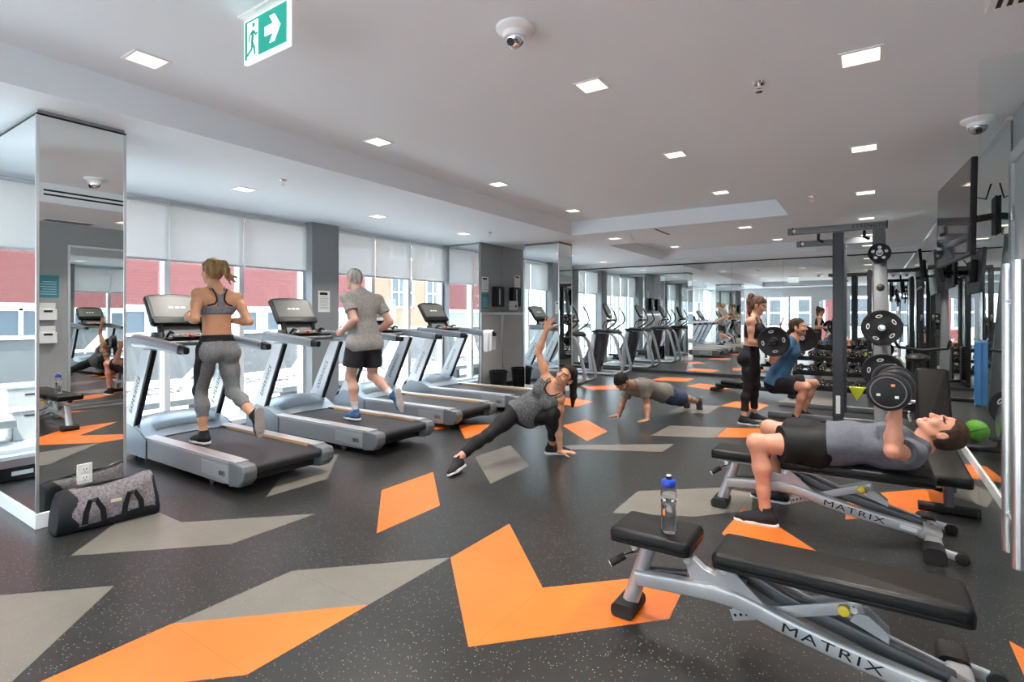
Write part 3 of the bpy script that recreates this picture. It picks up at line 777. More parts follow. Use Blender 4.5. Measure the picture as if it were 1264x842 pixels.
# second exit sign far away, seen in the mirror
# ------------------------------------------------------------------ treadmills
SILV = mat('treadmill_silver', (.40, .425, .45), .30, .55)
SILVL = mat('treadmill_light_silver', (.56, .58, .60), .28, .6)
HOOD = mat('treadmill_hood_grey', (.30, .34, .38), .32, .35)
HOODD = mat('treadmill_hood_panel', (.21, .235, .265), .3, .3)
BELT = mat('running_belt', (.028, .029, .032), .42, bump=.15, bscale=250)
TAN = mat('tan_side_strip', (.55, .34, .18), .4)
SCRN = mat('console_screen', (.085, .088, .082), .42, spec=.3)
GREYP = mat('grey_plastic', (.13, .14, .15), .4)
LBL = mat('pale_label', (.72, .73, .72), .45)
INK = mat('black_ink', (.012, .012, .013), .5)
RED = mat('red_plastic', (.5, .03, .03), .4)
AMB = mat('amber_keys', (.75, .32, .12), .4)
YEL = mat('yellow_knob', (.85, .62, .02), .35)
XZ = Matrix(((1, 0, 0, 0), (0, 0, -1, 0), (0, 1, 0, 0), (0, 0, 0, 1)))   # local xy -> x,z ; z -> -y
def make_treadmill():
    t = empty('treadmill', (0, 0, 0))
    prof = [(-2.16, .055), (-.30, .055), (-.06, .075), (-.005, .13), (-.0, .185), (-.02, .222), (-.10, .236), (-2.16, .236)]
    for s in (-1, 1):
        a, b = (.335, .405)
        o = MB().prism(prof, XZ, -s*a if s < 0 else -b, -s*b if s < 0 else -a)
        side = o.build('side_panel', SILV, t, bevel=.008)
        # grey cast end cap and pale lower badge panel
        cap = [(-.20, .05), (-.05, .066), (.012, .125), (.018, .19), (-.005, .232), (-.16, .246), (-.20, .246)]
        y0, y1 = sorted((s*.30, s*.413)); MB().prism(cap, XZ, -y1, -y0).build('end_cap', GREYP, side, bevel=.012, seg=3)
        y0, y1 = sorted((s*.405, s*.408)); MB().prism([(-.62, .10), (-.21, .075), (-.21, .205), (-.62, .205)], XZ, -y1, -y0).build('badge_panel', SILVL, side)
        M = Matrix.Translation((-.30, s*.4095, .135)) @ (XZ if s < 0 else Matrix.Rotation(PI, 4, 'Z') @ XZ)
        text('model_number', '885', .055, INK, M, side, sx=1.15)
        r = MB(); r.rtube([(-1.72, s*.352, .243), (-.10, s*.352, .243)], .018, .105, (0, 0, 1), .4)
        rail = r.build('side_rail', SILVL, t)
        MB().bb((-1.55, min(s*.292, s*.302), .222), (-.2, max(s*.292, s*.302), .2495)).build('tan_strip', TAN, rail)
        # upright post with lettering, arm with black grip end
        u = MB().prism([(-2.24, .16), (-1.965, .16), (-1.53, 1.07), (-1.70, 1.07)], XZ, -s*.385-.028, -s*.385+.028)
        up = u.build('upright', SILVL, t, bevel=.01, seg=3)
        MB().prism([(-1.975, .17), (-1.945, .17), (-1.505, 1.06), (-1.545, 1.06)], XZ, -s*.385-.022, -s*.385+.022).build('black_edge', BLACK, up, bevel=.006)
        ang = math.atan2(.91, .49)
        for f_ in (-1, 1):
            base = Matrix.Translation((-1.855, s*.385+f_*.0288, .63)) @ Matrix.Rotation(-ang, 4, 'Y')
            M = base @ (XZ if f_ < 0 else Matrix.Rotation(PI, 4, 'Z') @ XZ @ Matrix.Rotation(0, 4, 'Z'))
            if f_ > 0: M = Matrix.Translation((-1.855, s*.385+f_*.0288, .63)) @ Matrix.Rotation(PI, 4, 'Z') @ Matrix.Rotation(ang, 4, 'Y') @ XZ @ Matrix.Rotation(PI, 4, 'Z')
            text('lettering', 'EXPERIENCE', .075, INK, M, up, sx=.8, space=1.25)
        arm = MB().rtube([(-1.90, s*.375, 1.145), (-1.62, s*.385, 1.135), (-1.02, s*.38, 1.085)], [.12, .10, .085], [.11, .085, .07], (0, 0, 1), .32).build('handrail', mat('treadmill_arm_grey', (.20, .225, .25), .32, .4), t)
        MB().rtube([(-1.06, s*.38, 1.0885), (-.93, s*.379, 1.078)], [.087, .060], [.072, .05], (0, 0, 1), .4).build('grip_end', BLACK, arm)
        MB().cyl((-.55, s*.30, .047), (-.55, s*.36, .047), .047, 24).build('wheel', GREYP, t)
        MB().cyl((-2.0, s*.30, .04), (-2.0, s*.36, .04), .04, 20).build('wheel', BLKM, t)
    # belt, roller and underframe
    b = MB(); pts = [(-1.80, .195), (-.06, .195)]
    out = [(-1.80, .224), (-.05, .224)]+[(-.05+.038*math.sin(R(a)), .186+.038*math.cos(R(a))) for a in range(15, 181, 15)]+[(-1.8, .148)]
    b.prism(out, XZ, -.30, .30); b.build('running_belt', BELT, t)
    MB().bb((-2.10, -.33, .075), (-.12, .33, .145)).build('underframe', BLKM, t)
    # motor hood: lofted cross-sections front to back
    hp = [(-1.62, .232), (-1.70, .262), (-1.80, .312), (-1.92, .352), (-2.05, .365), (-2.18, .335), (-2.26, .24), (-2.27, .055)]
    h = MB(); yy = [-.415, -.40, -.30, -.15, 0, .15, .30, .40, .415]; vs = []
    for x, z in hp:
        for y in yy:
            e = abs(y)/.415; arch = .030*(1-e*e) if .25 < z else 0
            fwd = -.10*(1-e*e) if x > -1.75 else 0
            vs.append((x-fwd*0+(-.06*(1-e*e) if x > -1.85 else 0), y, (z if e < .99 else z-.03 if z > .1 else z)+arch))
    n = len(yy); fs = [(i*n+j, i*n+j+1, (i+1)*n+j+1, (i+1)*n+j) for i in range(len(hp)-1) for j in range(n-1)]
    h.add(vs, fs, True)
    h.add([(x, s_*.415, z) for s_ in (-1, 1) for x, z in ((-1.62, .235), (-1.8, .30), (-2.05, .345), (-2.26, .22), (-2.27, .055), (-1.62, .055))], [(0, 1, 2, 3, 4, 5), (11, 10, 9, 8, 7, 6)])
    hood = h.build('motor_hood', HOOD, t)
    p = MB(); vs = []
    for i in range(7):
        k = i/6; x = -1.71-.36*k
        for j in range(9):
            y = -.28+.07*j; e = abs(y)/.415
            z = float(np.interp(-x, [-q[0] for q in hp], [q[1] for q in hp]))+.030*(1-e*e)+.006+(.008 if abs(j-4) < 4 and 0 < i < 6 else -.004)
            vs.append((x-.05*(1-e*e), y, z))
    p.add(vs, [(i*9+j, i*9+j+1, (i+1)*9+j+1, (i+1)*9+j) for i in range(6) for j in range(8)], True); p.build('hood_panel', HOODD, hood)
    # dash tray with keys and bottle wells
    d = MB(); d.rtube([(-1.80, -.37, 1.135), (-1.80, .37, 1.135)], .075, .26, (0, 0, 1), .3); dash = d.build('dash_tray', BLACK, t)
    k = MB(); k.box((-1.70, .0, 1.185), (.10, .30, .012), Matrix.Rotation(R(12), 4, 'Y')); k.build('key_panel', GREYP, dash, bevel=.003)
    for i in range(6): MB().box((-1.69, -.11+.044*i, 1.196), (.022, .03, .008), Matrix.Rotation(R(12), 4, 'Y')).build('key', AMB if i in (1, 2, 4) else LBL, dash)
    for s in (-1, 1):
        MB().lathe([(.0, .02), (.036, .02), (.042, .055), (.047, .055), (.047, -.02), (0, -.02)][::-1], (-1.80, s*.25, 1.165)).build('bottle_well', GREYP, dash)
        MB().tube([(-1.72, s*.19, 1.18), (-1.66, s*.185, 1.225), (-1.60, s*.19, 1.215)], [.012, .014, .011], 8).build('speed_lever', BLACK, dash)
    MB().disc((-1.66, 0, 1.17), (-1.645, 0, 1.20), .02, .004, 20).build('stop_button', RED, dash)
    MB().rtube([(-1.66, -.36, 1.11), (-1.66, .36, 1.11)], .05, .05, (0, 0, 1), .4).build('cross_bar', GREYP, dash)
    # console
    up_ = V((-.22, 0, .33)).normalized(); nn = V((.33, 0, .22)).normalized(); sd = V((0, 1, 0))
    C = M3(sd, up_, nn, (-1.94, 0, 1.45))      # x: width, y: up the screen, z: towards the runner
    w, h0, h1 = .275, -.19, .165
    outl = [(-w, h0+.02), (-w+.02, h0), (w-.02, h0), (w, h0+.02), (w, h1-.03)]+[(w*math.cos(R(a))*1.0, h1-.03+.045*math.sin(R(a))) for a in range(15, 180, 15)]+[(-w, h1-.03)]
    c = MB().prism(outl, C, -.04, .012); con = c.build('console', BLACK, t, bevel=.012, seg=3)
    MB().prism([(-.24, -.105), (.24, -.105), (.24, .135), (-.24, .135)], C, .0125, .0155).build('screen', SCRN, con)
    for i in range(3):
        m_ = MB()
        for q in range(3): m_.prism([(-.085+i*.058+q*.0155, -.002), (-.085+i*.058+q*.0155+.0125, -.002), (-.085+i*.058+q*.0155+.0125, .020), (-.085+i*.058+q*.0155, .020)], C, .0158, .0163)
        m_.build('screen_readout', LBL, con)
    MB().prism([(-.262, -.185), (.262, -.185), (.262, -.125), (-.262, -.125)], C, .012, .024).build('key_strip', mat('glossy_black', (.01, .01, .011), .22), con, bevel=.004)
    MB().rtube([(-1.80, -.20, 1.14), (-1.86, -.2, 1.31)], .05, .05, (0, 1, 0), .3).build('console_post', BLACK, con)
    MB().rtube([(-1.80, .20, 1.14), (-1.86, .2, 1.31)], .05, .05, (0, 1, 0), .3).build('console_post', BLACK, con)
    MB().box((-1.835, 0, 1.22), (.02, .42, .13), Matrix.Rotation(R(-30), 4, 'Y')).build('console_shelf', GREYP, con, bevel=.006)
    return t
tm = make_treadmill()
TG = 'treadmills facing the windows'
props(tm, 'silver treadmill nearest the mirrored column, with a woman running on it', 'treadmill', TG); tm.location = (-3.95, 2.64, 0)
for (x, y, l) in ((-3.97, 3.98, 'silver treadmill with a grey-haired man walking on it'), (-4.12, 5.36, 'empty silver treadmill, second to the left of the grey locker column'), (-4.15, 6.72, 'empty silver treadmill beside the grey locker column, a white towel over its arm')):
    dup(tm, (x, y, 0), None, l)

# white towel over the arm
def towel():
    vs = []; fs = []; n = 13; prof = []
    for i in range(19):
        if i < 8: prof.append((-.048, -.29+i*.042))
        elif i < 11: a = R(180-(i-8)*90); prof.append((.048*math.cos(a), .05+.012*math.sin(a)))
        else: prof.append((.048, .02-(i-11)*.042))
    for i, (y, z) in enumerate(prof):
        for j in range(n):
            u = j/(n-1); x = -.095+.19*u; dz = max(0, .05-z)
            off = (.012*math.sin(u*9.5+.8)+.006*math.sin(u*21))*min(1, dz*6)
            vs.append((x*(1-.08*min(1, dz*3)), y*(1+.12*min(1, dz*4))+off, z-.012*math.sin(u*5)*dz*3))
    fs = [(i*n+j, i*n+j+1, (i+1)*n+j+1, (i+1)*n+j) for i in range(18) for j in range(n-1)]
    o = MB().add(vs, fs, True).build('towel', mat('white_terry_cloth', (.80, .80, .81), .95, bump=.5, bscale=400), clean=False)
    so_ = o.modifiers.new('thickness', 'SOLIDIFY'); so_.thickness = .007; so_.offset = 1
    su = o.modifiers.new('smooth', 'SUBSURF'); su.levels = 1; su.render_levels = 1
    o.location = (-5.20, 7.10, 1.085)
    props(o, 'white towel hanging over the arm of the last treadmill', 'towel')
towel()

# ------------------------------------------------------------------ ellipticals
GRT = mat('elliptical_frame_grey', (.36, .38, .40), .32, .4)
def make_elliptical():
    t = empty('elliptical_trainer', (0, 0, 0))
    for s in (-1, 1):
        p = [(-.30, 1.0), (-.12, 1.005), (.02, .96), (.10, .86), (.16, .66), (.22, .42), (.27, .22), (.255, .10), (.16, .045), (.0, .036), (-.6, .036), (-1.25, .036)]
        q = []
        for a, b in zip(p, p[1:]):
            for k in range(3): q.append((a[0]+(b[0]-a[0])*k/3, s*.25, a[1]+(b[1]-a[1])*k/3))
        q.append((p[-1][0], s*.25, p[-1][1]))
        MB().tube(q, .036, 12).build('frame_loop', GRT, t)
        MB().rtube([(-.42, s*.26, .95), (-.52, s*.26, .45), (-.50, s*.26, .08)], [.10, .13, .10], [.03]*3, (1, 0, 0), .4).build('side_leg', GRT, t)
        # moving arm with pedal
        MB().tube([(-.28, s*.15, .82), (-.40, s*.15, .40), (-.62, s*.15, .24), (-.9, s*.15, .22)], .022, 10).build('drive_arm', DARKG, t)
        MB().rtube([(-.62, s*.15, .25+.07*(s > 0)), (-.98, s*.15, .25+.07*(s > 0))], .05, .15, (0, 0, 1), .35).build('pedal', BLKM, t)
        # long curved handle towards the room
        MB().tube([(-.25, s*.2, 1.0), (-.08, s*.22, 1.09), (.08, s*.24, 1.20), (.13, s*.25, 1.29), (.09, s*.25, 1.42), (.0, s*.25, 1.57)], [.015, .016, .016, .016, .017, .014], 10).build('handle', BLKM, t)
        MB().tube([(-.2, s*.10, .98), (-.29, s*.10, 1.12), (-.23, s*.09, 1.24), (-.1, s*.08, 1.27)], .014, 8).build('mast_tube', BLKM, t)
    MB().rtube([(-.50, 0, 1.005), (-.35, 0, 1.035), (-.05, 0, 1.02), (.06, 0, .985)], [.035, .075, .075, .04], [.46, .60, .60, .52], (0, 0, 1), .45).build('top_cover', BLKM, t)
    MB().rtube([(-.36, 0, .97), (-.40, 0, .75), (-.52, 0, .42), (-.62, 0, .14)], [.30, .34, .42, .46], [.40, .36, .34, .30], (1, 0, 0), .3).build('drive_shroud', mat('shroud_dark', (.05, .055, .065), .35), t)
    MB().lathe([(.0, -.06), (.2, -.06), (.23, -.03), (.23, .03), (.2, .06), (0, .06)], (-.55, 0, .30), (0, 1, 0), 32).build('flywheel_cover', DARKG, t)
    MB().rtube([(.06, -.30, .04), (.06, .30, .04)], .05, .06, (0, 0, 1), .4).build('base_bar', GRT, t)
    MB().rtube([(-1.2, -.30, .035), (-1.2, .30, .035)], .05, .06, (0, 0, 1), .4).build('base_bar', GRT, t)
    up_ = V((-.42, 0, .9)).normalized(); nn = V((.9, 0, .42)).normalized()
    C = M3(V((0, 1, 0)), up_, nn, (-.20, 0, 1.50))
    ov = [(.15*math.copysign(abs(math.cos(a))**.7, math.cos(a)), .20*math.copysign(abs(math.sin(a))**.75, math.sin(a))) for a in [2*PI*k/28 for k in range(28)]]
    c = MB().prism(ov, C, -.03, .012).build('console', BLACK, t, bevel=.01)
    MB().prism([(x*.74, y*.80) for x, y in ov], C, .013, .016).build('screen', mat('console_screen_grey', (.16, .17, .17), .4), c)
    MB().prism([(-.08, -.12), (.08, -.12), (.08, -.09), (-.08, -.09)], C, .017, .019).build('key_strip', LBL, c)
    MB().rtube([(-.10, -.18, 1.275), (-.10, .18, 1.275)], .05, .10, (0, 0, 1), .35).build('cup_tray', BLKM, t)
    for i in range(4): MB().box((-.06, -.11+.07*i, 1.305), (.05, .04, .03)).build('tray_key', LBL if i % 2 else AMB, t)
    return t
el = make_elliptical(); el.location = (-4.95, 9.82, 0)
props(el, 'grey elliptical trainer in front of the windows, nearer the mirrored column', 'elliptical trainer', 'ellipticals by the far windows')
dup(el, (-4.95, 11.75, 0), None, 'grey elliptical trainer in front of the windows, closest to the far mirror')
# ------------------------------------------------------------------ adjustable benches
BSIL = mat('bench_silver', (.47, .48, .50), .30, .45)
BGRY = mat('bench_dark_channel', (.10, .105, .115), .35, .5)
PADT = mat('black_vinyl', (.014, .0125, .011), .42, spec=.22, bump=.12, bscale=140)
PADS = mat('black_vinyl_side', (.006, .0065, .007), .38, spec=.22)
def pad(name, x0, x1, hw, z0, z1, parent, rise=0.0):
    cz = (z0+z1)/2; r = .03
    def ring(e, z):
        out = []
        for cx, cy, st in ((x1-r, hw-r, 0), (x0+r, hw-r, 90), (x0+r, -hw+r, 180), (x1-r, -hw+r, 270)):
            for k in range(5):
                q = R(st+22.5*k); out.append((cx+(r-e)*math.cos(q), cy+(r-e)*math.sin(q), z+rise*(cx-x0)))
        return out
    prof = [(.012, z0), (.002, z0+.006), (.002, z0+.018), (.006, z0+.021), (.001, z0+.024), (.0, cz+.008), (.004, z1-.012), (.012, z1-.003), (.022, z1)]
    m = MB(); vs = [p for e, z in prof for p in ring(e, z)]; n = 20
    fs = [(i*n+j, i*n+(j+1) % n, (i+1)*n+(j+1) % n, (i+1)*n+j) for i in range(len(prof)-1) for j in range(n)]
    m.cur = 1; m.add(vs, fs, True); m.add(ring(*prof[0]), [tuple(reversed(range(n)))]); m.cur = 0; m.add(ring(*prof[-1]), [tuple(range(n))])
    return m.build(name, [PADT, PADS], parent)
def make_bench(logo=True):
    t = empty('weight_bench', (0, 0, 0))
    s = pad('seat_pad', -.06, .30, .135, .362, .428, t)
    MB().rtube([(-.03, 0, .346), (.27, 0, .346)], .032, .09, (0, 0, 1), .25).build('seat_rail', BSIL, s)
    MB().bb((-.045, -.02, .335), (-.03, .02, .365)).build('rail_cap', BLKM, s)
    MB().cyl((.03, -.05, .325), (.03, .05, .325), .014).build('hinge_bolt', CHROME, s)
    b = pad('back_pad', .385, 1.215, .135, .352, .418, t, .012)
    MB().rtube([(.40, 0, .338), (1.19, 0, .348)], .032, .07, (0, 0, 1), .25).build('back_rail', BSIL, b)
    # front post with its wide foot and adjuster handle
    p = MB().tube([(-.005, 0, .05), (.085, 0, .335)], [.037, .034], 18).build('front_post', BSIL, t)
    MB().rtube([(-.015, -.085, .032), (-.015, .085, .032)], .062, .105, (0, 0, 1), .35).build('rubber_foot', RUB, p)
    MB().tube([(.055, -.0, .30), (.02, -.06, .30), (-.01, -.085, .285)], .009, 10).build('adjust_lever', CHROME, p)
    MB().tube([(-.002, -.078, .29), (-.055, -.115, .255)], .016, 12).build('lever_grip', RUB, p)
    MB().tube([(-.054, -.114, .2556), (-.058, -.117, .253)], .0155, 12).build('grip_tip', SILVL, p)
    # main bent tube
    path = [(.035, -.03, .165), (.20, -.03, .180), (.36, -.03, .192), (.46, -.03, .190), (.54, -.03, .172), (.62, -.03, .148), (.80, -.03, .110), (1.17, -.03, .052)]
    path = [V(a) for a in path]
    fr = MB().rtube([(x, y, z+.02) for x, y, z in path], .070, .050, (0, 0, 1), .3).build('main_tube', BSIL, t)
    d = V((1.17-.62, 0, .052-.148)); ang = math.atan2(-d.z, d.x)
    M = Matrix.Translation((.80, -.0556, .131)) @ Matrix.Rotation(ang, 4, 'Y') @ XZ
    if logo: text('maker_lettering', 'MATRIX', .052, INK, M, fr, sx=1.6, space=1.18)
    MB().box((1.085, -.0556, .086), (.085, .001, .026), Matrix.Rotation(ang, 3, 'Y').to_4x4()).build('warning_label', LBL, fr)
    # seat carrier plate and gusset
    g_ = MB().prism([(.245, .345), (.275, .345), (.335, .30), (.39, .285), (.50, .285), (.50, .215), (.33, .215), (.275, .25)], XZ, -.005, .035)
    g_.build('seat_bracket', BSIL, t, bevel=.003)
    g2 = MB().prism([(.39, .345), (.43, .345), (.60, .195), (.375, .212)], XZ, .028, .040); g2.prism([(.39, .345), (.43, .345), (.60, .195), (.375, .212)], XZ, -.052, -.040)
    gu = g2.build('gusset', BSIL, t, bevel=.003)
    for x, z, y in ((.415, .318, -.046), (.27, .325, -.036)):
        bo = MB().cyl((x, -y-.09, z), (x, y*1.0-.004, z), .017, 16); bo.cyl((x, y-.012, z), (x, y, z), .010, 6); bo.build('bolt', CHROME, gu)
    MB().tube([(.08, .03, .205), (.27, .03, .235)], .016, 12).build('link_bar', BGRY, t)
    MB().box((.275, .03, .235), (.045, .05, .05)).build('link_clevis', CHROME, t, bevel=.006)
    # dark rear channel with ladder strut, yellow pop pin
    ch = MB().rtube([(.46, .045, .30), (.66, .045, .222), (1.17, .045, .095)], .060, .055, (0, 0, 1), .2).build('back_channel', BGRY, t)
    cl = MB()
    cl.rtube([(.52, .075, .315), (.72, .075, .245), (1.15, .075, .128)], .012, .012, (0, 0, 1)); cl.build('channel_lip', BSIL, ch)
    st = MB()
    for y in (.004, .074): st.rtube([(.44, y, .118), (.90, y, .292)], .045, .008, (0, 0, 1), .1)
    st.rtube([(.445, .039, .120), (.50, .039, .141)], .035, .07, (0, 0, 1), .1)
    so_ = st.build('ladder_strut', BSIL, t)
    for i in range(5): MB().cyl((.455+i*.022, -.0012, .125+i*.0083), (.455+i*.022, .002, .125+i*.0083), .006, 10).build('pin_hole', INK, so_)
    MB().cyl((.875, -.03, .285), (.875, .05, .285), .012).build('strut_bolt', CHROME, so_)
    MB().disc((.845, .0, .268), (.842, -.03, .272), .021, .006, 20).build('pop_pin_knob', YEL, so_)
    ear = MB()
    for y in (.012, .078): ear.prism([(.86, .225), (.88, .262), (.92, .262), (.985, .208), (.985, .175)], XZ, -y-.004, -y+.004)
    ear.build('pivot_ears', BSIL, ch, bevel=.002)
    # rear stabiliser: cast block, cross beam with rubber ends, transport wheels
    r = MB().rtube([(1.145, .0, .085), (1.235, .0, .052)], .085, .17, (0, 0, 1), .3).build('rear_block', mat('bench_cast_grey', (.33, .33, .33), .45, .4), t, bevel=.004)
    MB().cyl((1.19, .02, .105), (1.19, .02, .1125), .012).build('block_bolt', CHROME, r)
    MB().rtube([(1.20, -.32, .045), (1.20, .32, .045)], .062, .085, (0, 0, 1), .35).build('cross_beam', BSIL, r)
    for s_ in (-1, 1):
        MB().rtube([(1.19, s_*.22, .046), (1.19, s_*.345, .046)], .088, .105, (0, 0, 1), .35).build('rubber_end', RUB, r)
        MB().rtube([(1.22, s_*.25, .052), (1.31, s_*.25, .036)], .045, .025, (0, 0, 1), .4).build('wheel_arm', BSIL, r)
        MB().disc((1.315, s_*.25-.02, .034), (1.315, s_*.25+.02, .034), .034, .006, 24).build('wheel', RUB, t)
    return t
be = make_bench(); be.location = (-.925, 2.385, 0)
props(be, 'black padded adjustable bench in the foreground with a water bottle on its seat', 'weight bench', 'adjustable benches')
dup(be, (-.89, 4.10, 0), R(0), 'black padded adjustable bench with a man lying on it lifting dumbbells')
# third bench, turned along the mirror with its back raised
t = empty('incline_bench', (.44, 5.25, 0), R(2), 'black bench with raised backrest behind the head of the man lying down', 'weight bench')
def pad_at(name, L, hw, M, parent):
    o = pad(name, 0, L, hw, 0, .075, parent); o.matrix_local = M; return o
pad_at('seat_pad', .78, .115, Matrix.Translation((0, -.62, .22)) @ Matrix.Rotation(PI/2, 4, 'Z') @ Matrix.Rotation(R(-6), 4, 'Y'), t)
pad_at('back_pad', .66, .115, Matrix.Translation((0, .20, .31)) @ Matrix.Rotation(PI/2, 4, 'Z') @ Matrix.Rotation(R(-68), 4, 'Y'), t)
f = MB(); f.rtube([(0, -.55, .2), (0, .62, .2)], .06, .06, (0, 0, 1)); f.rtube([(0, -.45, .2), (0, -.45, .04)], .06, .06, (1, 0, 0)); f.rtube([(0, .55, .2), (0, .55, .04)], .06, .06, (1, 0, 0)); f.rtube([(0, .58, .22), (0, .40, .62)], .05, .05, (1, 0, 0)); f.build('frame', BGRY, t)
for y in (-.45, .55): MB().rtube([(-.17, y, .03), (.17, y, .03)], .06, .07, (0, 0, 1), .35).build('floor_foot', RUB, t)

# ------------------------------------------------------------------ weights
IRON = mat('black_urethane', (.018, .018, .020), .42)
PLG = mat('plate_lettering', (.62, .62, .60), .4)
def make_plate(r, th, marks, name='weight_plate', holes=False):
    """axis along local y; face towards -y"""
    t = empty(name, (0, 0, 0))
    pr = [(.028, -th*.5), (.05, -th*.5), (.055, -th*.38), (r*.80, -th*.38), (r*.84, -th*.5), (r*.97, -th*.5), (r, -th*.32), (r, th*.32), (r*.97, th*.5), (r*.84, th*.5), (r*.80, th*.38), (.055, th*.38), (.05, th*.5), (.028, th*.5)]
    b = MB().lathe(pr+[pr[0]], (0, 0, 0), (0, 1, 0), 48, True, False)
    b.build('disc', IRON, t)
    MB().lathe([(.028, -th*.48), (.028, -th*.54), (.036, -th*.54), (.036, -th*.48)], (0, 0, 0), (0, 1, 0), 24, True, False).build('hub_ring', ALU, t)
    if holes:
        for i in range(5):
            a = PI/2+2*PI*i/5; p = MB()
            p.prism([(math.cos(a)*r*.58+r*.17*math.cos(q)*1.0, math.sin(a)*r*.58+r*.15*math.sin(q)) for q in [2*PI*k/14 for k in range(14)]], XZ, th*.38, th*.42)
            p.build('grip_hole', SILVL, t)
    for i in range(marks):
        a = PI/2+2*PI*i/marks+.2; p = MB(); cx, cz = math.cos(a)*r*.66, math.sin(a)*r*.66
        tx, tz = -math.sin(a), math.cos(a)
        def blob(w, h): return [(cx+tx*w*math.cos(q)+math.cos(a)*h*math.sin(q), cz+tz*w*math.cos(q)+math.sin(a)*h*math.sin(q)) for q in [2*PI*k/16 for k in range(16)]]
        p.prism(blob(r*.17, r*.09), XZ, th*.38, th*.42); o = p.build('weight_mark', PLG, t)
        q = MB(); q.prism(blob(r*.11, r*.045), XZ, th*.42, th*.43); q.build('mark_centre', IRON, o)
    return t
def make_dumbbell(r=.092, L=.19, name='dumbbell'):
    """handle along local y"""
    t = empty(name, (0, 0, 0))
    MB().lathe([(.013, -.07), (.016, -.03), (.017, 0), (.016, .03), (.013, .07)], (0, 0, 0), (0, 1, 0), 18).build('handle', STEEL, t)
    for s in (-1, 1):
        h = MB().disc((0, s*.068, 0), (0, s*(.068+.075), 0), r, .014, 36).build('head', IRON, t)
        y = s*(.068+.0755)
        MB().lathe([(r*.76, -.001), (r*.8, .0012), (r*.84, -.001)], (0, y, 0), (0, s, 0), 36).build('face_ring', GREYP, h)
        for a, m_ in ((60, AMB), (-30, LBL), (200, PLG)):
            MB().box((math.cos(R(a))*r*.45, y+s*.0008, math.sin(R(a))*r*.45), (.018, .0014, .014)).build('weight_mark', m_, h)
    return t
# ------------------------------------------------------------------ power rack with leaning plate columns
t = empty('power_rack', (-.34, 8.05, 0), 0, 'tall dark weight rack with pale leaning column in front of the far mirror', 'weight rack')
RD = mat('rack_dark_steel', (.040, .044, .052), .36, .3); RL = mat('rack_pale_steel', (.17, .178, .19), .42, .3)
for y in (0, 1.05):
    u = MB().bb((-.062, y-.05, 0), (.062, y+.05, 2.45-.05*(y > 0))).build('upright', RD, t, bevel=.006)
    h = MB()
    for i in range(26): h.cyl((.062, y, .3+i*.08), (.0635, y, .3+i*.08), .011, 10)
    h.build('pin_holes', INK, u)
    b = MB().rtube([(-.58, y-.0, 2.505-.05*(y > 0)), (.52, y, 2.505-.05*(y > 0))], .085, .07, (0, 0, 1), .12).build('top_beam', RL, t)
    for x in (-.52, .515): MB().bb((x-.006, y-.042, 2.455-.05*(y > 0)), (x+.006, y-.034, 2.555-.05*(y > 0))).build('beam_cap', BLKM, b)
    MB().cyl((-.50, y-.048, 2.505-.05*(y > 0)), (-.50, y-.035, 2.505-.05*(y > 0)), .022).build('beam_bolt', CHROME, b)
    if y == 0: text('rack_lettering', 'STRENGTH', .062, INK, Matrix.Translation((.33, -.0358, 2.505)) @ XZ, b, sx=1.05, space=1.15)
    MB().rtube([(-.82, y, .04), (.56, y, .04)], .075, .07, (0, 0, 1), .12).build('base_rail', RL, t)
    s = -1 if y == 0 else 1
    MB().rtube([(.43, y+s*.02, 2.46-.05*(y > 0)), (.475, y+s*.70, .06)], [.13, .19], [.06, .07], (1, 0, 0), .15).build('leaning_column', RL, t)
MB().bb((-.024, -.053, .13), (.024, -.0505, .36)).build('warning_label', LBL, t)
MB().rtube([(-.0, .05, 2.36), (0, 1.0, 2.33)], .07, .06, (0, 0, 1), .15).build('cross_member', RD, t)
MB().rtube([(.44, 0.0, 2.42), (.44, 1.05, 2.38)], .07, .06, (0, 0, 1), .15).build('cross_member', RL, t)
for s in (-.22, .28):
    MB().tube([(s, 0, 2.45), (s, -.03, 2.37), (s+.05, -.06, 2.34)], .018, 10).build('hook', BLKM, t)
MB().rtube([(-.0, .05, .62), (.0, 1.0, .62)], .06, .05, (0, 0, 1), .15).build('spotter_arm', BLKM, t)
MB().rtube([(.475, -.70, .035), (.475, 1.75, .035)], .06, .08, (0, 0, 1), .2).build('floor_rail', RL, t)
LEAN = lambda z: (.43+.045*(2.46-z)/2.4, -.02-.68*(2.46-z)/2.4)
for z in (2.14, 1.24, .74):
    x, y = LEAN(z); MB().cyl((x, y-.02, z), (x, y-.26, z+.01), .023).build('plate_peg', STEEL, t)
x, y = LEAN(1.72); MB().disc((x, y-.034, 1.72), (x, y-.045, 1.723), .042, .004, 28).build('round_badge', BLACK, t)
x, y = LEAN(1.24); MB().cyl((x, y+.02, 1.24), (x, y+.24, 1.24), .023).build('plate_peg', STEEL, t)
MB().cyl((.48, -.62, .44), (.76, -.74, .44), .02).build('side_peg', STEEL, t)

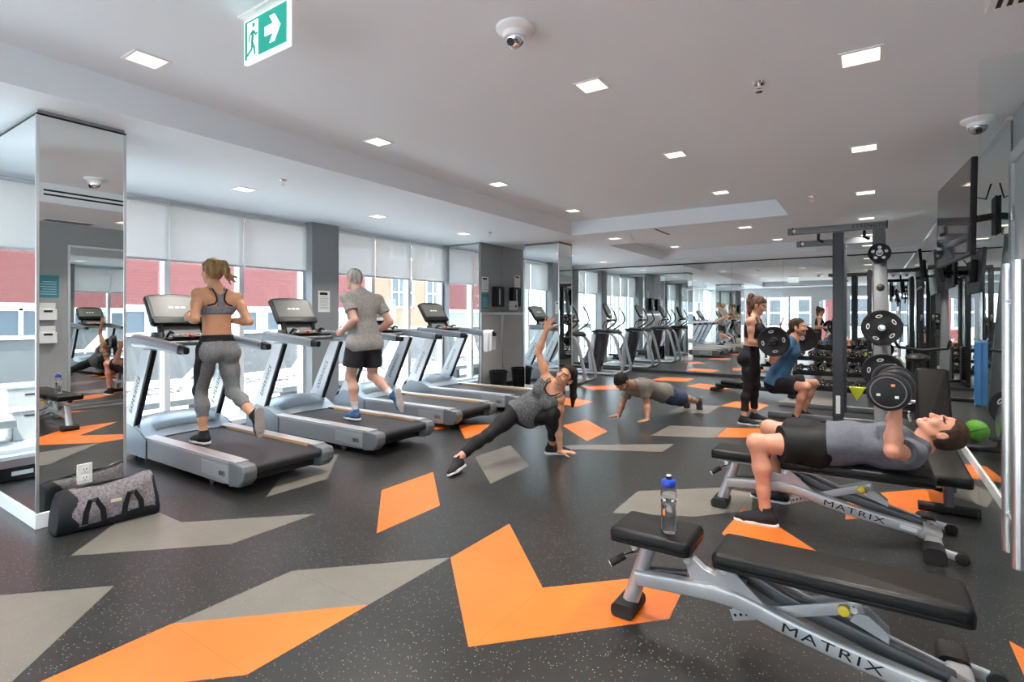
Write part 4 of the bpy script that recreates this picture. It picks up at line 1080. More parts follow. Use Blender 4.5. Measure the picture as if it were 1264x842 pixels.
PB = make_plate(.205, .034, 5); PG = 'weight plates on the rack'
def plate_at(src, x, y, z, label, rz=0, first=False, group=PG):
    o = src if first else dup(src, (0, 0, 0))
    o.location = (x, y, z); o.rotation_euler = (0, 0, rz); props(o, label, 'weight plate', group); return o
wx, wy = -.34, 8.05
x, y = LEAN(1.24); plate_at(PB, wx+x, wy+y-.085, 1.242, 'large black plate alone on the middle peg of the pale leaning column', 0, True)
plate_at(PB, wx+x, wy+y+.14, 1.24, 'large black plate on the far side of the leaning column, seen mostly in the mirror', PI)
x, y = LEAN(.74); plate_at(PB, wx+x, wy+y-.075, .742, 'large black plate low on the leaning column, inner one of the pair'); plate_at(PB, wx+x, wy+y-.115, .742, 'large black plate low on the leaning column, outer one behind the lifted dumbbell')
plate_at(PB, wx+.70, wy-.70, .44, 'large black plate on the low side peg, right of the lifted dumbbell', R(-15))
PS = make_plate(.118, .03, 0, holes=True); x, y = LEAN(2.14); plate_at(PS, wx+x, wy+y-.08, 2.142, 'small black five-hole plate at the top of the pale leaning column', 0, True)

# barbell on the squatting man's shoulders
A, B = V((-.985, 7.25, 1.065)), V((-.79, 8.60, 1.065)); dr = (B-A).normalized(); rz = math.atan2(dr.y, dr.x)-PI/2
mid = (A+B)/2; half = (B-A).length/2
t = empty('barbell', mid, rz, 'barbell across the squatting man\'s shoulders', 'barbell')
MB().cyl((0, -half+.03, 0), (0, half-.03, 0), .0145).build('shaft', STEEL, t)
for s in (-1, 1):
    y0, y1 = sorted((s*(half-.03), s*(half+.16))); MB().cyl((0, y0, 0), (0, y1, 0), .025).build('sleeve', DARKG, t)
    y0, y1 = sorted((s*(half-.045), s*(half-.03))); MB().cyl((0, y0, 0), (0, y1, 0), .036).build('collar', STEEL, t)
    y0, y1 = sorted((s*(half+.03), s*(half+.07))); MB().cyl((0, y0, 0), (0, y1, 0), .04).build('clamp', BLACK, t)
PM = make_plate(.185, .045, 4)
for s, l in ((-1, 'black plate on the near end of the squatting man\'s barbell'), (1, 'black plate on the far end of the squatting man\'s barbell')):
    p = mid+dr*(s*(half+.0)); o = plate_at(PM, p.x, p.y, p.z, l, rz if s < 0 else rz+PI, s < 0, 'plates on the barbell')

# dumbbells in the hands of the man lying down
D1 = make_dumbbell(.105, name='dumbbell'); D1.location = (.103, 3.79, .952); D1.rotation_euler = (0, 0, R(-8))
props(D1, 'black dumbbell held up by the man lying down, nearer the camera', 'dumbbell', 'dumbbells being lifted')
D2 = dup(D1, (.128, 4.445, .942), R(8), 'black dumbbell in the far hand of the man lying down'); D2['group'] = 'dumbbells being lifted'

# low dumbbell rack along the far mirror
t = empty('dumbbell_rack', (-.50, 10.6, 0), 0, 'low black dumbbell rack on the floor behind the squat rack', 'dumbbell rack')
for z, y in ((.16, -.22), (.40, -.08), (.64, .06)):
    for dy in (-.07, .07): MB().rtube([(-.62, y+dy, z), (.62, y+dy, z)], .07, .025, (0, 0, 1), .15).build('shelf_rail', BLKM, t)
for x in (-.60, .60): MB().prism([(-.32, 0), (.2, 0), (.2, .72), (.05, .72)], Matrix(((0, 0, 1, 0), (1, 0, 0, 0), (0, 1, 0, 0), (0, 0, 0, 1))), x-.02, x+.02).build('end_frame', DARKG, t)
ds = make_dumbbell(.055, name='dumbbell')
k = 0
for z, y, nm in ((.16, -.22, 'bottom'), (.40, -.08, 'middle'), (.64, .06, 'top')):
    for i in range(7):
        o = ds if k == 0 else dup(ds, (0, 0, 0)); k += 1
        o.location = (-1.01+.17*i, 10.6+y, z+.092)
        props(o, f'small black dumbbell, {ORD[i]} from left on the {nm} shelf of the low rack', 'dumbbell', f'dumbbells on the {nm} shelf')
# yellow triangle hung from the rack
b = MB(); M = Matrix.Translation((-.15, 8.78, 0)) @ XZ
b.prism([(-.10, .40), (.10, .395), (0, .20)], M, -.03, .03); o = b.build('warning_wedge', mat('yellow_green_foam', (.62, .68, .03), .5), bevel=.008)
props(o, 'yellow-green triangular wedge hanging beside the dark rack upright', 'wedge'); MB().tube([(-.2, 8.78, .395), (-.34, 8.86, .55), (-.34, 8.95, .62)], .006, 6).build('strap', BLACK, o)

# cable machine by the far right corner
t = empty('cable_machine', (.35, 11.65, 0), 0, 'tall black cable machine near the far right corner', 'cable machine')
for x in (-.36, .36):
    MB().rtube([(x, -.45, 0), (x, -.45, 2.15)], .07, .05, (1, 0, 0)).build('upright', BLKM, t)
    MB().rtube([(x, .35, 0), (x, .35, 2.15)], .07, .05, (1, 0, 0)).build('upright', BLKM, t)
    MB().rtube([(x, -.48, 2.15), (x, .38, 2.15)], .07, .05, (0, 0, 1)).build('top_bar', BLKM, t)
    MB().rtube([(x, -.55, .03), (x, .45, .03)], .06, .06, (0, 0, 1)).build('base_bar', BLKM, t)
    st = MB()
    for i in range(12): st.bb((x-.09 if x > 0 else x+.0, .02, .12+i*.055), (x if x > 0 else x+.09, .26, .17+i*.055))
    st.build('weight_stack', BLACK, t)
    for dy in (.08, .20): MB().cyl((x*.88, dy, .1), (x*.88, dy, 2.12), .011, 10).build('guide_rod', CHROME, t)
    pl = MB().lathe([(.0, -.012), (.05, -.012), (.044, 0), (.05, .012), (0, .012)], (x, -.50, 1.35), (1, 0, 0), 24).build('pulley', GREYP, t)
    MB().tube([(x, -.53, 1.33), (x*.95, -.56, 1.1)], .004, 6).build('cable', BLACK, pl)
    MB().tube([(x*.95, -.56, 1.1), (x*.95-.05, -.57, 1.02), (x*.95+.05, -.57, 1.02), (x*.95, -.56, 1.1)], .008, 6).build('handle', BLACK, pl)
for z in (2.15, .03): MB().rtube([(-.36, -.45, z), (.36, -.45, z)], .06, .06, (0, 0, 1)).build('cross_bar', BLKM, t)

# indoor bike beside the mirror
t = empty('indoor_bike', (.42, 6.65, 0), R(-8), 'black indoor bike by the mirror, half hidden behind the raised bench', 'exercise bike')
MB().lathe([(.0, -.02), (.19, -.02), (.215, -.014), (.215, .014), (.19, .02), (0, .02)], (0, .38, .30), (1, 0, 0), 40).build('flywheel', STEEL, t)
MB().rtube([(0, .50, .06), (0, .18, .62), (0, .12, .98)], .06, .045, (1, 0, 0)).build('front_frame', BLKM, t)
MB().rtube([(0, .22, .52), (0, -.30, .22), (0, -.52, .06)], .06, .045, (1, 0, 0)).build('main_frame', BLKM, t)
MB().rtube([(0, -.16, .30), (0, -.34, .95)], .05, .04, (1, 0, 0)).build('seat_post', BLKM, t)
MB().ball((0, -.36, .985), .13, 16, (.75, 1.1, .32)).build('saddle', BLACK, t)
MB().tube([(-.22, .02, 1.13), (-.2, .14, 1.06), (0, .16, 1.03), (.2, .14, 1.06), (.22, .02, 1.13)], .016, 10).build('handlebar', BLACK, t)
for y in (.52, -.54): MB().rtube([(-.26, y, .035), (.26, y, .035)], .06, .06, (0, 0, 1), .35).build('floor_bar', BLKM, t)
MB().lathe([(0, -.01), (.09, -.01), (.09, .01), (0, .01)], (.05, -.02, .33), (1, 0, 0), 24).build('chainring', DARKG, t)
for s in (-1, 1):
    c = MB().rtube([(s*.08, -.02, .33), (s*.09, -.02+s*.12, .33-s*.11)], .03, .016, (1, 0, 0)).build('crank', STEEL, t)
    MB().bb((s*.09, -.07+s*.12, .31-s*.11), (s*.19, .03+s*.12, .335-s*.11)).build('pedal', BLACK, c)
# green ball
o = MB().ball((0, 0, 0), .115, 32).build('medicine_ball', mat('lime_green_rubber', (.13, .42, .03), .5, bump=.1, bscale=90)); o.location = (.60, 7.75, .1155)
MB().lathe([(.1155, -.006), (.1165, 0), (.1155, .006)], (0, 0, 0), (.4, .2, 1), 36).build('seam', mat('dark_green', (.03, .14, .02), .5), o)
props(o, 'lime green medicine ball on the floor beside the right mirror', 'ball')
# blue loop and hook added at the mirror wall in place of a blue reflection
o = MB().rtube([(0, .045, 0), (0, .047, -.25), (0, .045, -.52), (0, 0, -.545), (0, -.045, -.52), (0, -.047, -.25), (0, -.045, 0), (0, 0, .015)], .035, .012, (1, 0, 0), .2).build('blue_reflection_loop', mat('reflection_blue', (.03, .15, .36), .5)); o.location = (.765, 6.02, 1.15)
props(o, 'added blue loop standing in for a blue reflection at the right mirror, seen through the glass door', 'reflection stand-in')
MB().tube([(.022, 0, .02), (-.02, 0, .02), (-.024, 0, .04)], .006, 8).build('wall_hook', CHROME, o)
# low black exercise bench frame on the floor
t = empty('floor_bench', (-2.35, 10.35, 0), R(-8), 'low black exercise bench frame on the floor beyond the standing woman', 'exercise bench')
MB().rtube([(-.02, 0, .10), (1.35, 0, .10)], .07, .09, (0, 0, 1), .2).build('rail', BLKM, t)
MB().rtube([(0, -.24, .045), (0, .24, .045)], .07, .09, (0, 0, 1), .35).build('floor_bar', BLACK, t); MB().rtube([(1.3, -.24, .045), (1.3, .24, .045)], .07, .09, (0, 0, 1), .35).build('floor_bar', BLACK, t)
MB().rtube([(.1, 0, .17), (.45, 0, .15)], .06, .22, (0, 0, 1), .3).build('short_pad', PADS, t)
MB().rtube([(.55, 0, .1), (.55, 0, .26)], .05, .05, (1, 0, 0)).build('knee_post', BLKM, t)
MB().cyl((.55, -.2, .27), (.55, .2, .27), .055, 20).build('roller_pad', BLACK, t)

# televisions on the right-hand wall
SCR = mat('tv_screen', (.012, .012, .013), .06, coat=.5)
def tv(x, y, z, w, h, rz, tilt, label):
    t = empty('wall_tv', (x, y, z), 0, label, 'television', 'televisions on the mirror wall')
    Mx_ = Matrix.Rotation(rz, 4, 'Z') @ Matrix.Rotation(tilt, 4, 'Y')
    a = MB().box((0, 0, 0), (.035, w, h), None); a.v = [tuple(Mx_ @ V(p)) for p in a.v]; a.build('casing', BLACK, t, bevel=.006)
    s = MB().box((-.0185, 0, .006), (.002, w-.022, h-.035)); s.v = [tuple(Mx_ @ V(p)) for p in s.v]; s.build('screen', SCR, t)
    k = MB().box((.045, 0, 0), (.055, w*.5, h*.5)); k.v = [tuple(Mx_ @ V(p)) for p in k.v]; k.build('rear_housing', BLACK, t, bevel=.01)
    e = XR-.018-x
    MB().rtube([(.06, 0, 0), (e*.5, .12, 0), (e, 0, 0)], .05, .035, (0, 0, 1), .2).build('wall_arm', BLKM, t)
    MB().bb((e-.012, -.09, -.14), (e, .09, .14)).build('wall_plate', BLKM, t, bevel=.003)
    MB().tube([(.05, .05, .05), (.12, .12, .18), (e*.8, .05, .14), (e-.02, .03, .25)], .006, 6).build('cable', BLACK, t)
tv(.545, 5.35, 2.13, 1.18, .67, R(4), R(1), 'large wall television nearest the camera, seen at a slant beside the glass door')
tv(.60, 7.70, 1.86, .80, .47, R(0), R(-4), 'smaller wall television seen edge-on, second from the camera')
tv(.60, 9.9, 2.05, .95, .55, R(0), R(-4), 'wall television furthest from the camera, near the far mirror')

# glass door standing open with its long steel pulls
t = empty('glass_door', (.79, 1.955, 0), 0, 'frameless glass door standing open at the right edge, long steel pulls', 'glass door')
MB().box((-.272, -.012, 1.045), (.542, .010, 2.07), Matrix.Rotation(R(2.5), 3, 'Z').to_4x4()).build('glass_leaf', DGLASS, t, bevel=.0015)
for y in (-.075, .048):
    p = MB().tube([(-.47, y, .726), (-.47, y, 1.525)], .0145, 20).build('pull_bar', STEEL, t)
    for z in (.83, 1.42): MB().tube([(-.47, y, z), (-.47, -.02, z)], .008, 12).build('standoff', CHROME, p)
for z in (.12, 1.95): MB().bb((-.06, -.02, z-.05), (.0, .015, z+.05)).build('patch_hinge', STEEL, t, bevel=.003)
# ------------------------------------------------------------------ small things
# bottle on the front bench
CLR = mat('clear_plastic', (.96, .98, 1.0), .04); CLR.node_tree.nodes['Principled BSDF'].inputs['Transmission Weight'].default_value = 1.0; CLR.node_tree.nodes['Principled BSDF'].inputs['IOR'].default_value = 1.12
WAT = mat('water', (.93, .97, 1.0), .0); WAT.node_tree.nodes['Principled BSDF'].inputs['Transmission Weight'].default_value = 1.0; WAT.node_tree.nodes['Principled BSDF'].inputs['IOR'].default_value = 1.30
BLU = mat('blue_cap', (.012, .05, .42), .3)
t = empty('water_bottle', (-.735, 2.335, .4285), 0, 'clear water bottle with blue cap standing on the front bench seat', 'bottle')
pr = [(.0, .002), (.030, .001), (.0345, .010), (.0345, .05), (.0325, .058), (.0325, .13), (.0345, .138), (.0345, .172), (.033, .185), (.024, .203), (.021, .208), (.021, .214)]
MB().lathe(pr+[(.019, .214), (.019, .207), (.022, .201), (.031, .184), (.0325, .171), (.0325, .139), (.0305, .131), (.0305, .057), (.0325, .05), (.0325, .012), (.029, .0035), (0, .004)], (0, 0, 0), (0, 0, 1), 36).build('bottle_body', CLR, t)
MB().lathe([(0, .0045), (.0285, .0045), (.032, .013), (.032, .05), (.030, .057), (.030, .131), (.0315, .139), (0, .139)], (0, 0, 0), (0, 0, 1), 32).build('water', WAT, t)
c = MB().lathe([(.0, .204), (.029, .204), (.031, .208), (.031, .225), (.027, .232), (.016, .235), (0, .235)], (0, 0, 0), (0, 0, 1), 32).build('cap', BLU, t)
MB().lathe([(.0, .234), (.012, .234), (.011, .246), (.007, .249), (0, .249)], (0, 0, 0), (0, 0, 1), 20).build('spout', INK, c)
MB().lathe([(.0, .248), (.010, .248), (.010, .253), (0, .254)], (0, 0, 0), (0, 0, 1), 20).build('spout_tip', LBL, c)
for i in range(6):
    a = R(60*i+15); MB().box((.0348*math.cos(a), .0348*math.sin(a), .150), (.0012, .013, .010), Matrix.Rotation(a, 3, 'Z').to_4x4()).build('printed_mark', LBL, t)
# duffel bag by the near column
BAGF = mat('heather_bag_fabric', (.165, .145, .155), .85, var=.45, vscale=70, bump=.3, bscale=180); BAGB = mat('black_bag_fabric', (.014, .015, .018), .6, bump=.25, bscale=60)
ax = nrm((.06, .58, 0)); side = np.array([ax[1], -ax[0], 0])
bc = A3((-4.285, 1.475, .0))
s = Shape()
a0, a1 = bc-ax*.165, bc+ax*.165
s.group([cone(bc-ax*.25+A3((0, 0, .118)), bc+ax*.25+A3((0, 0, .122)), .118, .122, .05), cone(bc-ax*.25+A3((0, 0, .06))+side*.06, bc+ax*.25+A3((0, 0, .06))+side*.06, .07, .07, .05),
         cone(bc-ax*.25+A3((0, 0, .06))-side*.05, bc+ax*.25+A3((0, 0, .06))-side*.05, .07, .07, .05), cone(bc-ax*.2+A3((0, 0, .19)), bc-ax*.1+A3((0, 0, .18)), .07, .05, .05), cone(bc+ax*.08+A3((0, 0, .19)), bc+ax*.24+A3((0, 0, .205)), .055, .075, .05)])
s.cut(bc+ax*.285, ax+A3((0, 0, .10))); s.cut(bc-ax*.275+A3((0, 0, .1)), -ax+A3((0, 0, .12)))
s.noise = wrinkle(.0075, 24, 5); s.cut((0, 0, .002), (0, 0, -1))
def bagc(c):
    q = (c-bc) @ ax; z = c[:, 2]
    return (((q < -.185+.02*np.sin(z*40)) | (q > .245)) & (z < .26) | (z < .055+.02*np.sin(q*9)) | ((np.abs((c-bc) @ side+.02) < .018) & (z > .1))).astype(int)
bag = sdf_obj('duffel_bag', s, .007, [BAGF, BAGB], None, (bc[0], bc[1], 0), bagc)
props(bag, 'grey and black duffel bag on the floor against the mirrored column', 'bag')
def rel(p): return tuple(A3(p)-A3((bc[0], bc[1], 0)))
for q in (-.10, .11):
    pts = [bc+ax*(q-.045)+side*.146+A3((0, 0, .05)), bc+ax*(q-.04)+side*.152+A3((0, 0, .12)), bc+ax*(q-.02)+side*.155+A3((0, 0, .195)), bc+ax*(q+.01)+side*.165+A3((0, 0, .20)), bc+ax*(q+.045)+side*.165+A3((0, 0, .13)), bc+ax*(q+.055)+side*.15+A3((0, 0, .05))]
    MB().rtube([rel(p) for p in pts], .032, .006, tuple(ax), .3).build('carry_strap', BAGB, bag)
pts = [bc+ax*-.2+A3((0, 0, .245)), bc+ax*-.08+A3((0, 0, .262)), bc+ax*.08+A3((0, 0, .262)), bc+ax*.2+A3((0, 0, .262))]
MB().rtube([rel(p) for p in pts], .012, .022, (0, 0, 1), .3).build('zip', BAGB, bag)
M = M3(V(ax), V((0, 0, 1)), V(side), rel(bc+ax*.02+side*.152+A3((0, 0, .165)))); MB().prism([(-.03, -.01), (.03, -.01), (.03, .01), (-.03, .01)], M, -.002, .003).build('badge', mat('pale_badge', (.6, .52, .42), .4), bag)
# wall outlet on the near column
t = empty('wall_outlet', (-4.4745, 1.415, .30), 0, 'white electrical outlet on the mirrored column above the bag', 'outlet')
MB().bb((0, -.043, -.068), (.008, .043, .068)).build('cover_plate', mat('ivory_plastic', (.74, .72, .67), .4), t, bevel=.003)
for z in (-.028, .028):
    o = MB().bb((.008, -.022, z-.019), (.0105, .022, z+.019)).build('socket', WHITE, t, bevel=.003)
    sl = MB(); sl.bb((.0105, -.010, z-.004), (.0112, -.006, z+.009)); sl.bb((.0105, .006, z-.004), (.0112, .010, z+.009)); sl.cyl((.0105, 0, z-.012), (.0112, 0, z-.012), .003, 8); sl.build('slots', INK, o)
# bins under the locker column
BIN = mat('black_bin_plastic', (.012, .012, .013), .3)
def bin_(x, y, label, first=None):
    if first is None:
        t = empty('waste_bin', (x, y, 0), 0, label, 'bin', 'waste bins')
        MB().lathe([(.0, .004), (.125, .004), (.13, .0), (.165, .36), (.172, .362), (.172, .38), (.16, .38), (.125, .02), (0, .02)], (0, 0, 0), (0, 0, 1), 32).build('bin_body', BIN, t)
        for s in (-1, 1): MB().tube([(.17, s*.05, .365), (.195, s*.045, .35), (.195, -s*.0, .345)], .006, 8).build('rim_handle', BIN, t)
        return t
    return dup(first, (x, y, 0), None, label)
b1 = bin_(-5.66, 8.0, 'black waste bin under the left dispenser on the locker column'); bin_(-5.66, 8.72, 'black waste bin closest to the middle mirrored column', b1)
# dispensers and notices on the locker column
PX = LX+.015
def dispenser(y, z, label, white):
    t = empty('towel_dispenser', (PX, y, z), 0, label, 'dispenser', 'dispensers on the locker column')
    MB().bb((0, -.14, -.19), (.11, .14, .19)).build('casing', BLACK, t, bevel=.018, seg=3)
    MB().bb((.108, -.05, -.15), (.114, -.005, .15)).build('window', mat('grey_window', (.45, .45, .45), .25), t)
    MB().bb((.01, -.1, -.2), (.10, .1, -.188)).build('outlet_slot', GREYP, t)
    if white:
        o = MB().bb((0, -.16, -.26), (.12, -.0, -.08)).build('soap_box', LBL, t, bevel=.008); MB().bb((.12, -.10, -.20), (.123, -.05, -.16)).build('soap_window', INK, o)
dispenser(8.24, 1.74, 'black paper dispenser beside the teal notice', False); dispenser(8.82, 1.75, 'black paper dispenser with a white soap box, on the right locker panel', True)
PAP = mat('paper_white', (.78, .78, .76), .6); TEAL = mat('teal_paper', (.03, .22, .27), .55)
def notice(name, M, w, h, paper, label, lines=7, head=True, grp=None):
    t = MB().prism([(-w/2, -h/2), (w/2, -h/2), (w/2, h/2), (-w/2, h/2)], M, 0, .003).build(name, paper); props(t, label, 'notice', grp)
    if head: MB().prism([(-w*.36, h*.30), (w*.30, h*.30), (w*.30, h*.42), (-w*.36, h*.42)], M, .003, .0036).build('heading_bar', INK, t)
    b = MB()
    for i in range(lines):
        y = h*(.2-.55*i/max(1, lines-1)); e = w*(.38 if i % 3 else .28)
        b.prism([(-w*.38, y), (e, y), (e, y+h*.018), (-w*.38, y+h*.018)], M, .003, .0034)
    b.build('text_lines', GREYP if paper is PAP else LBL, t); return t
YZ = Matrix(((0, 0, 1, 0), (1, 0, 0, 0), (0, 1, 0, 0), (0, 0, 0, 1)))     # faces +x
notice('notice_sign', Matrix.Translation((XW+.2005, 4.94, 1.59)) @ YZ, .20, .31, PAP, 'white notice with black heading on the grey window column', 9)
notice('notice_sign', Matrix.Translation((PX, 7.895, 1.96)) @ YZ, .20, .28, PAP, 'white notice above the teal notice on the locker column', 5)
notice('notice_sign', Matrix.Translation((PX, 7.90, 1.65)) @ YZ, .22, .28, TEAL, 'teal notice on the left edge of the locker column', 6, False)
notice('notice_sign', Matrix.Translation((PX, 8.98, 2.07)) @ YZ, .20, .24, PAP, 'white notice above the right dispenser on the locker column', 4)
NX = Matrix(((0, 0, -1, 0), (-1, 0, 0, 0), (0, 1, 0, 0), (0, 0, 0, 1)))   # faces -x
notice('notice_sign', Matrix.Translation((XR-.0005, 2.66, 1.80)) @ NX, .24, .32, TEAL, 'teal notice on the grey wall, seen reflected in the near column', 6, False)
def holder(z, label):
    t = empty('paper_holder', (XR, 2.64, z), 0, label, 'leaflet holder', 'leaflet holders on the grey wall')
    MB().bb((-.07, -.10, -.11), (-.001, .10, .05)).build('tray', LBL, t, bevel=.006)
    MB().box((-.035, 0, .06), (.03, .17, .15), Matrix.Rotation(R(-10), 3, 'Y').to_4x4()).build('papers', PAP, t)
    MB().bb((-.072, -.05, .0), (-.0705, .05, .03)).build('tray_label', INK, t)
holder(1.43, 'upper white leaflet holder on the grey wall, reflected in the near column'); holder(1.10, 'lower white leaflet holder on the grey wall, reflected in the near column')
# low black-edged step by the window, mirrored in the near column
o = MB().rtube([(-.16, 0, .06), (.16, 0, .06)], .11, .5, (0, 0, 1), .25).build('step_platform', BLACK); o.location = (-6.1, .92, 0)
props(o, 'low black step platform at the window, mirrored in the near column side', 'step')
MB().bb((.161, -.12, .045), (.164, .02, .08)).build('side_label', LBL, o)
# ------------------------------------------------------------------ people
def rotv(v, ax, a):
    ax = nrm(ax); v = A3(v); return v*math.cos(a)+np.cross(ax, v)*math.sin(a)+ax*(ax @ v)*(1-math.cos(a))
def lerp(a, b, t): return A3(a)+(A3(b)-A3(a))*t
def hand_prims(W, d, n, th, curl=(.25, .35, .25), splay=.10, s=1.0, tcurl=.4):
    """W wrist, d towards the fingers, n out of the palm, th = side the thumb is on"""
    d = nrm(d); n = nrm(A3(n)-d*(A3(n) @ d)); t = nrm(A3(th)-d*(A3(th) @ d)-n*(A3(th) @ n)); W = A3(W)
    out = [cone(W-d*.01, W+d*.03*s, .025*s, .024*s, .015, n, .78), ell(W+d*.052*s, [d, t, n], (.050*s, .042*s, .0165*s), .014),
           ell(W+d*.035*s+t*.022*s+n*.006*s, [d, t, n], (.032*s, .019*s, .016*s), .012)]
    for i, (o, L, b) in enumerate(((.031, .068, .086), (.0105, .077, .092), (-.0105, .071, .089), (-.030, .055, .080))):
        p = W+d*b*s+t*o*s; dd = nrm(d+t*(o/.03)*splay); ax = np.cross(dd, n); r = .0092*s if i < 3 else .0082*s
        out.append(cone(W+d*.055*s+t*o*.8*s, p, .0105*s, r*1.06, .008))
        for k, f in enumerate((.44, .31, .25)):
            dd = rotv(dd, ax, curl[k]); q = p+dd*L*f*s
            out.append(cone(p, q, r*(1-.06*k), r*(.94-.07*k), .003)); p = q
    p = W+d*.028*s+t*.030*s+n*.004*s; dd = nrm(d*.62+t*.75+n*.25)
    for k, (L, r0, r1) in enumerate(((.036, .0125, .0108), (.032, .0108, .0098), (.025, .0098, .0082))):
        q = p+dd*L*s; out.append(cone(p, q, r0*s, r1*s, .006 if k == 0 else .003)); p = q
        dd = nrm(dd+(d*.25-t*.15*tcurl+n*tcurl)*.7)
    return out
def head_prims(c, f, u, s, fem):
    f = nrm(f); u = nrm(A3(u)-f*(A3(u) @ f)); r = np.cross(f, u)
    def P(a, b, z): return A3(c)+(r*a+f*b+u*z)*s
    ax = [r, f, u]; jw = .054 if fem else .060
    L = [ell(P(0, -.012, .030), ax, A3((.0735, .094, .086))*s, .02),
         ell(P(0, .022, -.030), ax, A3((jw, .066, .078))*s, .025),
         cone(P(-jw*.86, .004, -.055), P(-.018, .062, -.096), .017*s, .015*s, .022), cone(P(jw*.86, .004, -.055), P(.018, .062, -.096), .017*s, .015*s, .022),
         sph(P(0, .070, -.096), (.0175 if fem else .021)*s, .02),
         sph(P(-.036, .062, -.030), .023*s, .022), sph(P(.036, .062, -.030), .023*s, .022),
         cone(P(-.032, .083, .018), P(.032, .083, .018), .0115*s, .0115*s, .016),
         cone(P(-.033, .094, -.004), P(-.031, .094, -.004), .0145*s, .0145*s, .012, sub=True), cone(P(.031, .094, -.004), P(.033, .094, -.004), .0145*s, .0145*s, .012, sub=True),
         sph(P(-.0325, .074, -.004), .0135*s, .003), sph(P(.0325, .074, -.004), .0135*s, .003),
         cone(P(0, .086, .006), P(0, .106, -.034), .0085*s, .0125*s, .010), sph(P(-.0125, .096, -.038), .0085*s, .008), sph(P(.0125, .096, -.038), .0085*s, .008),
         cone(P(-.019, .083, -.0645), P(.019, .083, -.0645), .0075*s, .0075*s, .006), cone(P(-.017, .082, -.0745), P(.017, .082, -.0745), .008*s, .008*s, .006)]
    for q in (-1, 1):
        L += [ell(P(q*.0765, -.012, -.012), [nrm(r+f*.35*q), nrm(f-r*.35*q), u], A3((.009, .020, .032))*s, .008), sph(P(q*.086, -.006, -.010), .009*s, .006, True)]
    return L, P, (r, f, u)

